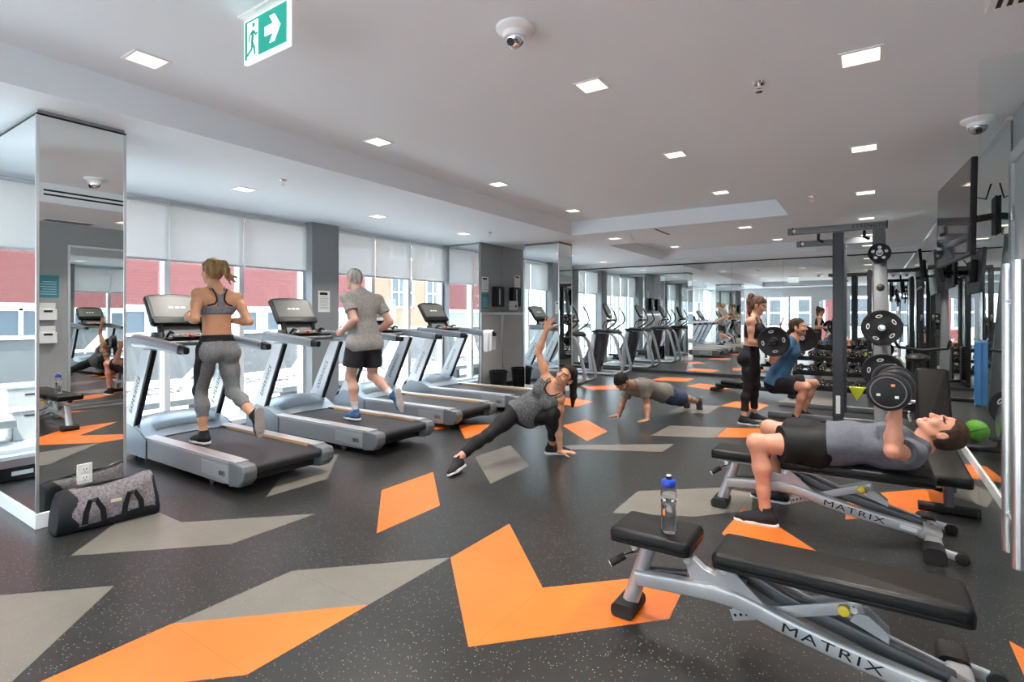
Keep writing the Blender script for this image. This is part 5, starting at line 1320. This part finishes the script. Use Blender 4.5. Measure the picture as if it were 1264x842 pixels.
def person(J, hf, hu, fem=False, s=1.0, hands=None, h=.006, skin=(.6, .36, .25), lips=(.42, .16, .13), hairc=(.05, .03, .02), beard=False, sock=None, hs=None, spread=0):
    J = {k: A3(v) for k, v in J.items()}
    hs = hs or s; T = []
    pel, N = J['pel'], J['neck']; u = nrm(N-pel); L = np.linalg.norm(N-pel)
    rp = nrm(J['Rhip']-J['Lhip']); rc = nrm(J['Rsh']-J['Lsh'])
    fp = nrm(np.cross(u, rp)); fc = nrm(np.cross(u, rc)); rp = np.cross(fp, u); rc = np.cross(fc, u)
    fm = nrm(fp+fc); rm = np.cross(fm, u); k = L/.55
    B = dict(u=u, fp=fp, fc=fc, rc=rc, rp=rp, L=L)
    ap, am, ac = [rp, fp, u], [rm, fm, u], [rc, fc, u]
    hw = np.linalg.norm(J['Rhip']-J['Lhip'])/2
    T += [ell(pel+u*.01, ap, (hw+.078*s, .108*s, .115*s), .04), ell(pel+u*.30*L, am, ((.128 if fem else .150)*s, (.092 if fem else .105)*s, .16*k), .06),
          ell(pel+u*.66*L-fc*.004, ac, ((.137 if fem else .163)*s, (.100 if fem else .117)*s, .175*k), .06)]
    sh_in = .80
    mid = (J['Lsh']+J['Rsh'])/2
    T += [cone(lerp(mid, J['Lsh'], sh_in)-u*.02, lerp(mid, J['Rsh'], sh_in)-u*.02, .054*s, .054*s, .05),
          cone(lerp(mid, J['Lsh'], .6)-u*.06*s, lerp(mid, J['Rsh'], .6)-u*.06*s, .078*s, .078*s, .05, fc, .85)]
    for q in ('L', 'R'): T.append(cone(N+u*.025*s, lerp(mid, J[q+'sh'], .82)+u*.012*s, .040*s, .034*s, .04))
    for q, sg in (('L', -1), ('R', 1)):
        if fem: T.append(ell(pel+u*.70*L+rc*sg*.072*s+fc*.075*s, ac, (.066*s, .062*s, .064*s), .03))
        else: T.append(ell(pel+u*.76*L+rc*sg*.075*s+fc*.068*s, ac, (.085*s, .045*s, .065*s), .035))
        T.append(sph(J[q+'hip']-fp*(.052 if fem else .045)*s-u*.025*s, (.092 if fem else .088)*s, .05))
    Hp, HP, hax = head_prims(J['head'], hf, hu, hs, fem)
    nk = [cone(N-u*.02*s, HP(0, -.022, -.075), (.052 if fem else .060)*s, (.047 if fem else .056)*s, .03), cone(N+fc*.02*s, HP(0, .01, -.075), .044*s, .040*s, .03)]
    limbs = {}
    for q in ('L', 'R'):
        hp, kn, an = J[q+'hip'], J[q+'kn'], J[q+'an']
        bk = (hp+an)/2-kn; bk = bk-nrm(an-hp)*(bk @ nrm(an-hp)); bl = np.linalg.norm(bk)
        bk = nrm(bk) if bl > .03 else -fp
        m = 1.0 if fem else 1.04
        limbs[q+'leg'] = [cone(hp, lerp(hp, kn, .5), .088*s*m, .074*s*m, .03), cone(lerp(hp, kn, .45), kn, .076*s*m, .053*s*m, .03), sph(kn-bk*.012*s, .048*s*m, .03),
                          cone(kn, lerp(kn, an, .34)+bk*.016*s, .049*s*m, .054*s*m, .03), cone(lerp(kn, an, .34)+bk*.016*s, lerp(kn, an, .72)+bk*.006*s, .053*s*m, .038*s*m, .03), cone(lerp(kn, an, .68), an, .039*s*m, .034*s*m, .02)]
        fd, fu = J.get(q+'fd'), J.get(q+'fu')
        if fd is not None:
            fd = nrm(fd); fu = nrm(fu-fd*(fu @ fd)); J[q+'fd'], J[q+'fu'] = fd, fu
            limbs[q+'leg'] += [cone(an, an-fd*.035*s-fu*.045*s, .034*s, .030*s, .02), cone(an-fu*.03*s, an+fd*.11*s-fu*.058*s, .032*s, .024*s, .02, fu, .8)]
        a, e, w = J[q+'sh'], J[q+'el'], J[q+'wr']; m = .90 if fem else 1.08
        ins = nrm(lerp(a, w, .5)-e) if np.linalg.norm(lerp(a, w, .5)-e) > .02 else fc
        limbs[q+'arm'] = [sph(a, .055*s*m, .03), cone(a, lerp(a, e, .45)+ins*.006, .051*s*m, .047*s*m, .03), cone(lerp(a, e, .4)+ins*.006, e, .046*s*m, .036*s*m, .03),
                          cone(e, lerp(e, w, .28), .036*s*m, .041*s*m, .02), cone(lerp(e, w, .28), w, .041*s*m, .0255*s*m, .02)]
        hd = (hands or {}).get(q)
        if hd is None:
            d = nrm(w-e); hd = dict(d=d, n=np.cross(d, rc) if abs(d @ u) < .8 else -rc*(1 if q == 'R' else -1), th=fc, curl=(.5, .7, .5))
        limbs[q+'arm'] += hand_prims(w, hd['d'], hd['n'], hd['th'], hd.get('curl', (.25, .35, .25)), hd.get('splay', .1), s*(.93 if fem else 1.0), hd.get('tc', .4))
    S = Shape(); S.group(T+nk+Hp)
    for q in ('L', 'R'):
        S.group(limbs[q+'leg'], (J[q+'hip']-u*.02, .13, .06, .004)); S.group(limbs[q+'arm'], (J[q+'sh'], .085, .05, .003))
    sk = mat('skin_%02x%02x%02x' % tuple(int(255*c) for c in skin), skin, .48, var=.06, vscale=14, spec=.4)
    nmh = '%02x%02x%02x' % tuple(int(255*c) for c in hairc)
    hm = mat('hair_'+nmh, hairc, .68, spec=.22, bump=.5, bscale=90, var=.45, vscale=35, stretch=(1, 1, .25))
    mats = [sk, mat('lips_'+nmh+str(fem), lips, .4), mat('eye_white', (.42, .38, .36), .35), mat('iris_dark', (.03, .02, .015), .15), mat('brow_'+nmh, [c*.8 for c in hairc], .7),
            mat('stubble_'+nmh, [a*.55+b*.45 for a, b in zip(hairc, skin)], .75), mat('sock_white', (.62, .62, .62), .9)]
    r_, f_, u_ = hax
    def classify(c):
        q = (c-J['head'])/hs; X, Y_, Z_ = q @ r_, q @ f_, q @ u_
        o = np.zeros(len(c), dtype=int); aX = np.abs(X); front = Y_ > .05
        if beard: o[(Y_ > -.005) & (Z_ < -.040) & (Z_ > -.125) & (np.abs(X) < .075) & (np.linalg.norm(q, axis=1) < .15)] = 5
        o[front & (aX < .0215) & (np.abs(Z_+.0695) < .0105) & (Y_ > .08)] = 1
        eye = front & (((aX-.0325)**2/.0150**2+(Z_+.004)**2/.0058**2) < 1) & (Y_ > .07)
        o[eye] = 2; o[eye & (((aX-.0325)**2+(Z_+.004)**2) < .0060**2)] = 3
        o[front & (np.abs(aX-.033) < .021) & (np.abs(Z_-.0195+.12*(aX-.033)) < .0050)] = 4
        if sock:
            for k_ in ('L', 'R'):
                a_, kk = J[k_+'an'], J[k_+'kn']; t_ = (c-a_) @ nrm(kk-a_)
                o[(np.linalg.norm(c-a_, axis=1) < .12) & (t_ < sock)] = 6
        return o
    org = A3((pel[0], pel[1], min(J['Lan'][2], J['Ran'][2])-.085))
    o = sdf_obj('person', S, h, mats, None, org, classify)
    B.update(J=J, T=T, limbs=limbs, o=o, org=org, s=s, hs=hs, HP=HP, hax=hax, hm=hm, Hp=Hp, h=h, fem=fem, nk=nk)
    return B

def cloth(B, name, S, m, h=None, cl=None):
    return sdf_obj(name, S, h or B['h']*1.15, m, B['o'], B['org'], cl)
def hair(B, style, extra=(), line=.062, name='hair'):
    HP, s = B['HP'], B['hs']; r, f, u = B['hax']; c = B['J']['head']
    S = Shape()
    t = .009 if style == 'short' else .012
    base = [ell(HP(0, -.014, .030), [r, f, u], A3((.0735+t, .094+t, .086+t))*s, .02), ell(HP(0, -.038, -.015), [r, f, u], A3((.068+t*.6, .066+t*.6, .075))*s, .02)]
    def region(P):
        q = (P-c)/s; X, Y_, Z_ = q @ r, q @ f, q @ u
        top = (line+.010*np.cos(X*40)-(.9*np.maximum(0, .05-Y_)))-Z_          # hairline falls towards the ears
        side = np.maximum(Y_-.022, -.022-Z_)
        back = np.maximum(Y_+.032, -.078-Z_)
        return np.minimum(np.minimum(top, side), back)*s
    S.group(base); S.fn(region)
    for q in (-1, 1): S.hole(HP(q*.082, -.010, -.012), .027*s)
    S.noise = wrinkle(.0022, 130, 3, u)
    o = cloth(B, name, S, B['hm'], .0055 if style != 'far' else .008)
    if extra:
        X = Shape(); X.group(list(extra)); X.noise = wrinkle(.003, 90, 9, A3(extra[-1]['b'])-A3(extra[0]['a']))
        cloth(B, 'ponytail', X, B['hm'], .006)
    return o
def shoes(B, um, sm_, only=('L', 'R'), pull=.0):
    J, s = B['J'], B['s']
    for q in only:
        a, fd, fu = J[q+'an'], J[q+'fd'], J[q+'fu']; sd = np.cross(fd, fu)
        P = lambda x, z: a+fd*x*s+fu*z*s
        S = Shape(); S.group([cone(P(-.035, -.048), P(.02, -.045), .040*s, .040*s, .03), cone(P(.02, -.045), P(.115, -.062), .043*s, .038*s, .03, fu, .85), cone(P(.115, -.062), P(.165, -.066), .040*s, .031*s, .03, fu, .75), cone(P(-.012, -.02), P(-.004, .022), .044*s, .041*s, .02), cone(P(.03, -.012), P(.075, -.035), .026*s, .026*s, .02)])
        S.cut(P(0, -.078), -fu); S.cut(P(-.01, .030), fu+fd*.1); S.noise = wrinkle(.0012, 120, 4)
        o = cloth(B, 'shoe', S, um, .0055)
        K = Shape(); K.group([slab(P(-.04, -.084), P(.10, -.084), .042*s, .0455*s, fu, .0115*s, .004), slab(P(.10, -.084), P(.165, -.082), .0455*s, .034*s, fu, .0115*s, .012)])
        so_ = sdf_obj('sole', K, .0055, sm_, o, None); so_.data.transform(Matrix.Translation(-V(B['org'])))
        l = MB()
        for i in range(4):
            x = .025+.022*i; z = .006-.017*i
            l.tube([tuple(P(x, z)-sd*.022*s-A3(B['org'])), tuple(P(x+.012, z+.006)-A3(B['org'])), tuple(P(x, z)+sd*.022*s-A3(B['org']))], .003, 6)
        l.build('laces', sm_ if False else mat('dark_laces', (.10, .10, .11), .8), o)
def tee(B, m, hem=.02, sleeve=.62, loose=.016, neck=.078, seed=1, name='shirt', amp=.004):
    J, s, u, fp = B['J'], B['s'], B['u'], B['fp']; S = Shape()
    S.group(B['T'], None, (), loose)
    hw = np.linalg.norm(J['Rhip']-J['Lhip'])/2
    S.g[0][0].append(ell(J['pel']+u*.10, [B['rp'], fp, u], (.150*s, .112*s, .15), .05)); S.g[0][0].append(ell(J['pel']-u*.02, [B['rp'], fp, u], (hw+.102*s, .125*s, .15), .05))
    for q in ('L', 'R'):
        a, e = J[q+'sh'], J[q+'el']; d = nrm(e-a); end = lerp(a, e, sleeve)
        S.group([sph(a, .062*s, .03), cone(a, end+d*.03, .063*s, .062*s, .03)], (a, .10, .05, .004), [(end, d)], .010)
    S.cut(J['pel']-u*hem, -u+0*fp)
    S.hole(J['neck']+u*.035*s+B['fc']*.012, neck*s); S.noise = wrinkle(amp, 20, seed, B['rc'])
    return cloth(B, name, S, m)
def shorts(B, m, top=.09, leg=.72, loose=.020, seed=2, amp=.004, flare=.014):
    J, s, u = B['J'], B['s'], B['u']; S = Shape()
    S.group([p for p in B['T'][:2]]+[p for p in B['T'] if p['t'] == 'c' and p['ra'] > .08*s and np.linalg.norm(p['a']-J['pel']) < .25], None, [(J['pel']+u*top, u)], loose*.5)
    for q in ('L', 'R'):
        hp, kn = J[q+'hip'], J[q+'kn']; d = nrm(kn-hp); end = lerp(hp, kn, leg)
        S.group([cone(hp, end+d*.04, .094*s, .078*s+flare, .03)], (hp, .14, .06, .006), [(end, d)], loose)
    S.noise = wrinkle(amp, 20, seed)
    o = cloth(B, 'shorts', S, m)
    return o
def leggings(B, m, top=.09, end=.97, infl=.006, cl=None, name='leggings'):
    J, s, u = B['J'], B['s'], B['u']; S = Shape()
    S.group(B['T'][:2]+[p for p in B['T'] if p['t'] == 'c' and p['ra'] > .08*s and np.linalg.norm(p['a']-J['pel']) < .25], None, [(J['pel']+u*top, u)], infl)
    for q in ('L', 'R'):
        kn, an = J[q+'kn'], J[q+'an']
        S.group(B['limbs'][q+'leg'][:6], (J[q+'hip']-u*.02, .13, .06, .004), [(lerp(kn, an, end), nrm(an-kn))], infl)
    return cloth(B, name, S, m, None, cl)
def top_region(B, name, m, infl, lo, hi, straps, scoop=None, loose=0, seed=3, armholes=.085, cl=None, waist=None):
    """sleeveless top: torso between two heights plus shoulder straps"""
    J, s, u, fc, rc, L = B['J'], B['s'], B['u'], B['fc'], B['rc'], B['L']; S = Shape(); pel = J['pel']
    T = list(B['T'])
    if waist: T.append(ell(pel+u*.10, [B['rp'], B['fp'], u], (waist, .118*s, .16), .06))
    S.group(T, None, (), infl)
    def region(P):
        z = (P-pel) @ u
        d = np.maximum(z-hi*L, lo*L-z)
        mid = (J['Lsh']+J['Rsh'])/2
        for a, b, r_ in straps:
            d = np.minimum(d, pd(cone(a, b, r_, r_), P))
        return d
    S.fn(region)
    for q in ('L', 'R'): S.hole(J[q+'sh']+(-u*.015)*s, armholes*s)
    if scoop is not None: S.hole(*scoop)
    if loose: S.noise = wrinkle(loose, 22, seed, rc)
    return cloth(B, name, S, m, None, cl)

HEATH = mat('heather_grey_knit', (.20, .20, .205), .9, var=.35, vscale=60, bump=.2, bscale=300, stretch=(1, 1, 3))
BLKF = mat('black_stretch_fabric', (.014, .014, .016), .7, bump=.1, bscale=200)
SHOEB = mat('black_knit_shoe', (.022, .022, .025), .7, bump=.4, bscale=220)
SOLEW = mat('white_shoe_sole', (.66, .65, .63), .6)
SOLEG = mat('grey_shoe_sole', (.32, .27, .25), .7, bump=.5, bscale=70)
GR_ = lambda d, n, th: dict(d=A3(d), n=A3(n), th=A3(th), curl=(1.05, 1.25, .9), splay=.02, tc=1.1)
FIST = lambda d, n, th: dict(d=A3(d), n=A3(n), th=A3(th), curl=(1.2, 1.35, .9), splay=.0, tc=1.0)
RT, UPV, TOV = A3((.831, .5563, 0)), A3((0, 0, 1)), A3((.5563, -.831, 0))      # the camera's right, up and towards-viewer directions
def dv(a, b, c): return RT*a+UPV*b+TOV*c
def flatfoot(J, q, fd): J[q+'fd'] = A3(fd); J[q+'fu'] = A3((0, 0, 1))

# --- woman running on the first treadmill
J = dict(head=(-5.065, 2.57, 1.795), neck=(-4.985, 2.565, 1.625), Lsh=(-4.99, 2.405, 1.575), Rsh=(-4.945, 2.735, 1.555), Lel=(-4.845, 2.315, 1.345), Lwr=(-5.06, 2.36, 1.365), Rel=(-4.765, 2.755, 1.325), Rwr=(-4.985, 2.70, 1.335),
         pel=(-4.95, 2.56, 1.09), Lhip=(-4.955, 2.475, 1.065), Rhip=(-4.945, 2.645, 1.06), Lkn=(-5.085, 2.475, .695), Lan=(-4.985, 2.455, .322), Rkn=(-4.90, 2.675, .675), Ran=(-4.575, 2.69, .485))
flatfoot(J, 'L', (-1, -.08, 0)); J['Rfd'] = A3((.10, -.02, -1)); J['Rfu'] = A3((-1, 0, -.1))
B = person(J, (-1, -.22, -.02), (-.08, 0, 1), True, .97, dict(L=FIST((-1, .15, .1), (.1, 1, -.1), (0, .2, 1)), R=FIST((-1, -.1, .1), (0, -1, -.1), (0, .1, 1))), .0065, (.58, .29, .165), (.40, .15, .12), (.30, .19, .09))
props(B['o'], 'woman in grey sports bra and capri leggings running on the nearest treadmill, blonde ponytail', 'person')
c = B['HP']
hair(B, 'long', [cone(c(0, -.095, .065), c(.01, -.13, .06), .026, .034, .02), cone(c(.01, -.13, .06), c(.03, -.145, .0), .034, .034, .02), cone(c(.03, -.145, .0), c(.06, -.14, -.06), .032, .022, .02), cone(c(.06, -.14, -.05), c(.15, -.125, -.10), .020, .006, .02), cone(c(.05, -.145, -.03), c(.165, -.135, -.055), .016, .004, .02), cone(c(.05, -.14, -.06), c(.11, -.12, -.13), .014, .004, .02)], .055)
J = B['J']; u, fc, rc, L, pel = B['u'], B['fc'], B['rc'], B['L'], J['pel']
BRA = mat('grey_bra_knit', (.175, .18, .20), .85, var=.25, vscale=50, bump=.15, bscale=250)
bk = lambda a, z: pel+u*z*L-fc*.105+rc*a
ft = lambda a, z: pel+u*z*L+fc*.105+rc*a
st = [(bk(0, .66), bk(0, .84), .030)]
for q in (-1, 1): st += [(bk(0, .83), bk(q*.06, 1.0)+fc*.03, .016), (bk(q*.06, 1.0)+fc*.03, ft(q*.065, .96)-fc*.03, .018), (ft(q*.065, .96)-fc*.03, ft(q*.07, .76), .024)]
top_region(B, 'sports_bra', BRA, .008, .56, .695, st, None, 0, 3, .07)
MB().tube([tuple(p-A3(B['org'])) for p in [bk(-.105, .705)+fc*.025, bk(-.05, .735)-fc*.004, bk(-.030, .80)-fc*.002, bk(-.040, .90)+fc*.006, bk(-.062, .99)+fc*.018]], .0065, 8).build('black_edging', BLKF, B['o'])
MB().tube([tuple(p-A3(B['org'])) for p in [bk(.105, .705)+fc*.025, bk(.05, .735)-fc*.004, bk(.030, .80)-fc*.002, bk(.040, .90)+fc*.006, bk(.062, .99)+fc*.018]], .0065, 8).build('black_edging', BLKF, B['o'])
rp_, fp_ = B['rp'], B['fp']
def lc(c):
    z = (c-pel) @ u; x = (c-pel) @ rp_
    y = (c-pel) @ fp_
    return ((z > .055) | ((np.abs(x) > .148) & (z > -.42) & (y > -.05))).astype(int)
leggings(B, [HEATH, BLKF], .115, .62, .007, lc)
shoes(B, SHOEB, SOLEW, ('L',)); shoes(B, SHOEB, SOLEG, ('R',))

# --- grey-haired man walking on the second treadmill
J = dict(head=(-4.855, 4.03, 1.80), neck=(-4.765, 4.05, 1.625), Lsh=(-4.77, 3.87, 1.575), Rsh=(-4.715, 4.255, 1.555), Lel=(-4.625, 3.855, 1.335), Lwr=(-4.90, 3.90, 1.195), Rel=(-4.59, 4.33, 1.31), Rwr=(-4.84, 4.34, 1.18),
         pel=(-4.71, 4.06, 1.09), Lhip=(-4.725, 3.965, 1.07), Rhip=(-4.70, 4.155, 1.07), Lkn=(-4.79, 3.935, .71), Lan=(-4.73, 3.95, .322), Rkn=(-4.735, 4.20, .695), Ran=(-4.355, 4.16, .495))
flatfoot(J, 'L', (-1, .05, 0)); J['Rfd'] = A3((.22, .05, -1)); J['Rfu'] = A3((-1, 0, -.22))
B = person(J, (-1, -.10, -.08), (-.06, 0, 1), False, .96, dict(L=FIST((-1, .1, -.1), (.1, 1, .0), (-.1, .1, 1)), R=FIST((-1, 0, -.1), (0, -1, 0), (0, 0, 1))), .0065, (.60, .34, .25), (.42, .18, .15), (.42, .40, .36), sock=.115)
props(B['o'], 'grey-haired man in grey t-shirt and dark shorts walking on the second treadmill', 'person')
hair(B, 'short', (), .066)
tee(B, mat('grey_tee_knit', (.27, .26, .245), .9, var=.22, vscale=45, bump=.2, bscale=260), .10, .60, .022, .070, 4)
shorts(B, mat('charcoal_shorts', (.028, .029, .034), .75, bump=.15, bscale=90), .05, .70, .024, 5)
shoes(B, mat('blue_knit_shoe', (.025, .09, .22), .65, var=.5, vscale=40), SOLEW, ('L',)); shoes(B, mat('blue_knit_shoe'), mat('grey_tread', (.40, .36, .33), .7, bump=.5, bscale=70), ('R',))

# --- woman stretching on the floor
def TP(u_, v_, t_):
    a = (u_-632)/660; return A3((t_*(a*.831-.5564), t_*(a*.5564+.831), 1.38+t_*(390-v_)/660))
J = dict(head=(-2.375, 4.455, .815), neck=TP(689, 477, 5.10), Rsh=TP(674.5, 467.5, 5.14), Rel=TP(664.5, 435, 5.16), Rwr=TP(674, 408, 5.12), Lsh=TP(690.5, 492, 5.06), Lel=TP(688.5, 527, 5.13), Lwr=TP(691.5, 557.5, 5.16),
         pel=TP(646, 513, 5.28), Rhip=TP(637, 509, 5.24), Lhip=TP(655, 517, 5.32), Rkn=TP(602, 537.5, 4.98), Ran=TP(564, 567, 4.74), Lkn=TP(683, 511, 5.02), Lan=TP(681.5, 549, 5.27))
J['Rfd'] = dv(-.42, -.10, .90); J['Rfu'] = dv(-.35, .9, .0); J['Lfd'] = A3((.72, .55, 0)); J['Lfu'] = A3((0, 0, 1))
B = person(J, dv(-.50, .34, .78), dv(.66, .74, .02), True, .95, dict(R=dict(d=dv(.28, 1, 0), n=dv(.2, -.1, 1), th=dv(1, -.2, .1), curl=(.08, .12, .1), splay=.33, tc=-.1), L=dict(d=A3((.80, .42, -.03)), n=A3((0, 0, -1)), th=dv(-.3, 0, 1), curl=(.04, .05, .05), splay=.25, tc=.0)),
           .005, (.58, .285, .17), (.42, .13, .12), (.022, .015, .012))
props(B['o'], 'woman in grey tank top doing a side stretch on the floor, one arm raised', 'person')
c = B['HP']; tb = c(0, -.10, .045); dn = -UPV
hair(B, 'long', [cone(tb, c(0, -.135, .045), .020, .026, .02), cone(c(0, -.135, .045), c(0, -.150, .02)+dn*.07, .030, .036, .02), cone(c(0, -.150, .02)+dn*.07, c(0, -.150, .02)+dn*.17+TOV*.01, .036, .032, .02), cone(c(0, -.150, .02)+dn*.17, c(0, -.150, .02)+dn*.27+RT*-.01, .031, .012, .02)], .060)
J = B['J']; u, fc, rc, L, pel = B['u'], B['fc'], B['rc'], B['L'], J['pel']
TANK = mat('marled_grey_knit', (.115, .115, .118), .9, var=.75, vscale=55, bump=.2, bscale=260, stretch=(2.5, .6, 1))
ft = lambda a, z, f=.10: pel+u*z*L+fc*f+rc*a
st = []
for q in (-1, 1): st += [(ft(q*.085, .74, .09), ft(q*.092, .94, .045), .036), (ft(q*.092, .94, .045), ft(q*.085, .99, -.03), .034), (ft(q*.070, .97, -.03), ft(q*.03, .76, -.09), .045)]
top_region(B, 'tank_top', TANK, .014, -.03, .90, st, (ft(0, 1.0, .085), .088), .004, 7, .066, None, .148)
for q in (-1, 1):
    MB().tube([tuple(p-A3(B['org'])) for p in [ft(0, .835, .128), ft(q*.045, .855, .124), ft(q*.068, .92, .098), ft(q*.072, .985, .060), ft(q*.066, 1.02, .01)]], .006, 8).build('black_edging', BLKF, B['o'])
leggings(B, BLKF, .10, .80, .006)
shoes(B, SHOEB, SOLEW)

# --- man doing push-ups
J = dict(head=TP(767, 471.5, 6.70), neck=TP(781, 475.5, 6.92), Lsh=TP(794.5, 477.5, 6.86), Rsh=TP(777, 479, 7.18), Lel=TP(798.5, 499, 6.86), Lwr=TP(799, 518.5, 6.74), Rel=TP(768, 498, 7.20), Rwr=TP(763.5, 513, 7.13),
         pel=TP(822, 486.5, 7.24), Lhip=TP(825, 488.5, 7.16), Rhip=TP(820, 486, 7.34), Lkn=TP(843, 493, 7.52), Lan=TP(860.5, 495.5, 7.84), Rkn=TP(832.5, 492.5, 7.68), Ran=TP(845.5, 498, 7.98))
for q in ('L', 'R'): J[q+'fd'] = A3((0.02, -.12, -1)); J[q+'fu'] = A3((-.28, -.95, .1))
hp_ = lambda d, th: dict(d=A3(d), n=A3((0, 0, -1)), th=A3(th), curl=(.05, .08, .05), splay=.22, tc=0)
B = person(J, dv(-.32, -.90, .30), dv(-.72, .22, .62), False, .95, dict(L=hp_((-.35, -.93, -.03), (-1, .2, 0)), R=hp_((-.55, -.83, -.03), (1, -.2, 0))), .0065, (.40, .205, .125), (.30, .13, .10), (.012, .010, .009), beard=True)
props(B['o'], 'dark-haired man in grey-brown t-shirt doing push-ups on the floor', 'person')
hair(B, 'long', (), .060)
tee(B, mat('taupe_tee_knit', (.155, .14, .12), .9, var=.2, vscale=40, bump=.2, bscale=260), -.06, .60, .018, .060, 6, amp=.006)
shorts(B, mat('navy_patterned_shorts', (.022, .035, .085), .75, var=.8, vscale=45), .09, .86, .020, 7)
shoes(B, mat('navy_shoe', (.03, .035, .05), .65, var=.6, vscale=50), SOLEG)

# --- woman standing as spotter
J = dict(head=(-1.185, 7.445, 1.515), neck=(-1.235, 7.45, 1.365), Rsh=(-1.255, 7.285, 1.31), Lsh=(-1.225, 7.615, 1.31), Rel=(-1.245, 7.255, 1.055), Rwr=(-1.085, 7.375, 1.015), Lel=(-1.235, 7.67, 1.06), Lwr=(-1.10, 7.58, 1.04),
         pel=(-1.285, 7.45, .865), Rhip=(-1.29, 7.365, .84), Lhip=(-1.275, 7.535, .84), Rkn=(-1.29, 7.34, .475), Ran=(-1.335, 7.30, .087), Lkn=(-1.245, 7.57, .475), Lan=(-1.27, 7.63, .087))
flatfoot(J, 'R', (1, -.12, 0)); flatfoot(J, 'L', (1, .05, 0))
B = person(J, (.93, -.05, -.36), (.36, 0, .93), True, .93, dict(R=FIST((1, .1, -.2), (.1, 1, 0), (.2, 0, 1)), L=FIST((1, -.1, -.2), (.1, -1, 0), (.2, 0, 1))), .0065, (.56, .29, .19), (.42, .15, .13), (.085, .048, .028))
props(B['o'], 'woman in black crop top and leggings standing behind the squatting man, long brown ponytail', 'person')
c = B['HP']
tb = c(0, -.09, .085); bkd = A3((-1, 0, 0)); dn = -UPV
hair(B, 'long', [cone(tb, tb+bkd*.04+UPV*.02, .022, .030, .02), cone(tb+bkd*.04+UPV*.02, tb+bkd*.06+dn*.06, .032, .038, .02), cone(tb+bkd*.06+dn*.06, tb+bkd*.045+dn*.19, .038, .040, .02), cone(tb+bkd*.045+dn*.19, tb+bkd*.02+dn*.31, .038, .014, .02)], .058)
J = B['J']; u, fc, rc, L, pel = B['u'], B['fc'], B['rc'], B['L'], J['pel']
ft = lambda a, z, f=.10: pel+u*z*L+fc*f+rc*a
st = []
for q in (-1, 1): st += [(ft(q*.08, .74, .09), ft(q*.08, .95, .04), .028), (ft(q*.08, .95, .04), ft(q*.078, .99, -.03), .024), (ft(q*.078, .99, -.03), ft(q*.05, .74, -.10), .030)]
top_region(B, 'crop_top', mat('charcoal_mesh', (.032, .030, .030), .75, bump=.3, bscale=200), .009, .46, .86, st, (ft(0, 1.0, .08), .075), 0, 3, .066)
leggings(B, BLKF, .135, .80, .006); shoes(B, SHOEB, SOLEW)

# --- man squatting under the barbell
J = dict(head=(-.785, 7.92, 1.235), neck=(-.845, 7.92, 1.06), Rsh=(-.90, 7.705, .99), Lsh=(-.865, 8.13, .985), Rel=(-1.045, 7.57, .80), Rwr=(-.965, 7.53, 1.0), Lel=(-1.0, 8.29, .78), Lwr=(-.85, 8.30, .995),
         pel=(-1.05, 7.92, .485), Rhip=(-1.035, 7.815, .47), Lhip=(-1.03, 8.02, .465), Rkn=(-.675, 7.655, .485), Ran=(-.785, 7.70, .087), Lkn=(-.625, 8.145, .48), Lan=(-.745, 8.19, .087))
flatfoot(J, 'R', (1, -.22, 0)); flatfoot(J, 'L', (1, .15, 0))
B = person(J, (.98, -.12, .03), (-.05, 0, 1), False, .98, dict(R=GR_((.25, -.1, 1), (1, .1, -.2), (.0, 1, 0)), L=GR_((.25, .1, 1), (1, -.1, -.2), (0, -1, 0))), .0065, (.58, .285, .185), (.40, .17, .14), (.045, .028, .018), beard=True)
props(B['o'], 'bearded man in blue t-shirt and dark shorts squatting under the barbell', 'person')
hair(B, 'short', (), .062)
tee(B, mat('blue_tee_knit', (.035, .105, .21), .9, var=.12, vscale=40, bump=.2, bscale=260), .02, .58, .016, .072, 8)
shorts(B, mat('dark_navy_shorts', (.018, .018, .024), .75, bump=.15, bscale=90), .05, .72, .020, 9); shoes(B, SHOEB, mat('dark_sole', (.03, .03, .03), .7))

# --- man lying on the second bench pressing dumbbells
J = dict(head=(.365, 4.12, .685), neck=(.255, 4.12, .580), Lsh=(.205, 3.925, .565), Rsh=(.20, 4.315, .565), Lel=(.105, 3.715, .615), Lwr=(.125, 3.785, .865), Rel=(.13, 4.525, .59), Rwr=(.15, 4.45, .855),
         pel=(-.285, 4.11, .535), Lhip=(-.275, 4.01, .53), Rhip=(-.275, 4.215, .53), Lkn=(-.625, 3.86, .535), Lan=(-.575, 3.875, .087), Rkn=(-.62, 4.365, .545), Ran=(-.565, 4.40, .087))
flatfoot(J, 'L', (-1, -.05, 0)); flatfoot(J, 'R', (-1, .1, 0))
B = person(J, (-.22, -.06, 1), (1, 0, .22), False, .99, dict(L=GR_((-.06, .05, 1), (-1, 0, 0), (0, 1, 0)), R=GR_((-.06, -.05, 1), (-1, 0, 0), (0, -1, 0))), .005, (.60, .27, .18), (.44, .15, .12), (.055, .032, .020))
props(B['o'], 'man in grey t-shirt and black shorts lying on the second bench lifting dumbbells', 'person')
hair(B, 'short', (), .066)
tee(B, mat('slate_tee_knit', (.105, .11, .135), .9, var=.15, vscale=40, bump=.25, bscale=240), -.055, .56, .022, .074, 10, amp=.011)
shorts(B, mat('black_shorts', (.010, .010, .011), .6, bump=.15, bscale=90), .085, .62, .022, 11, .006, .02); shoes(B, SHOEB, SOLEW)
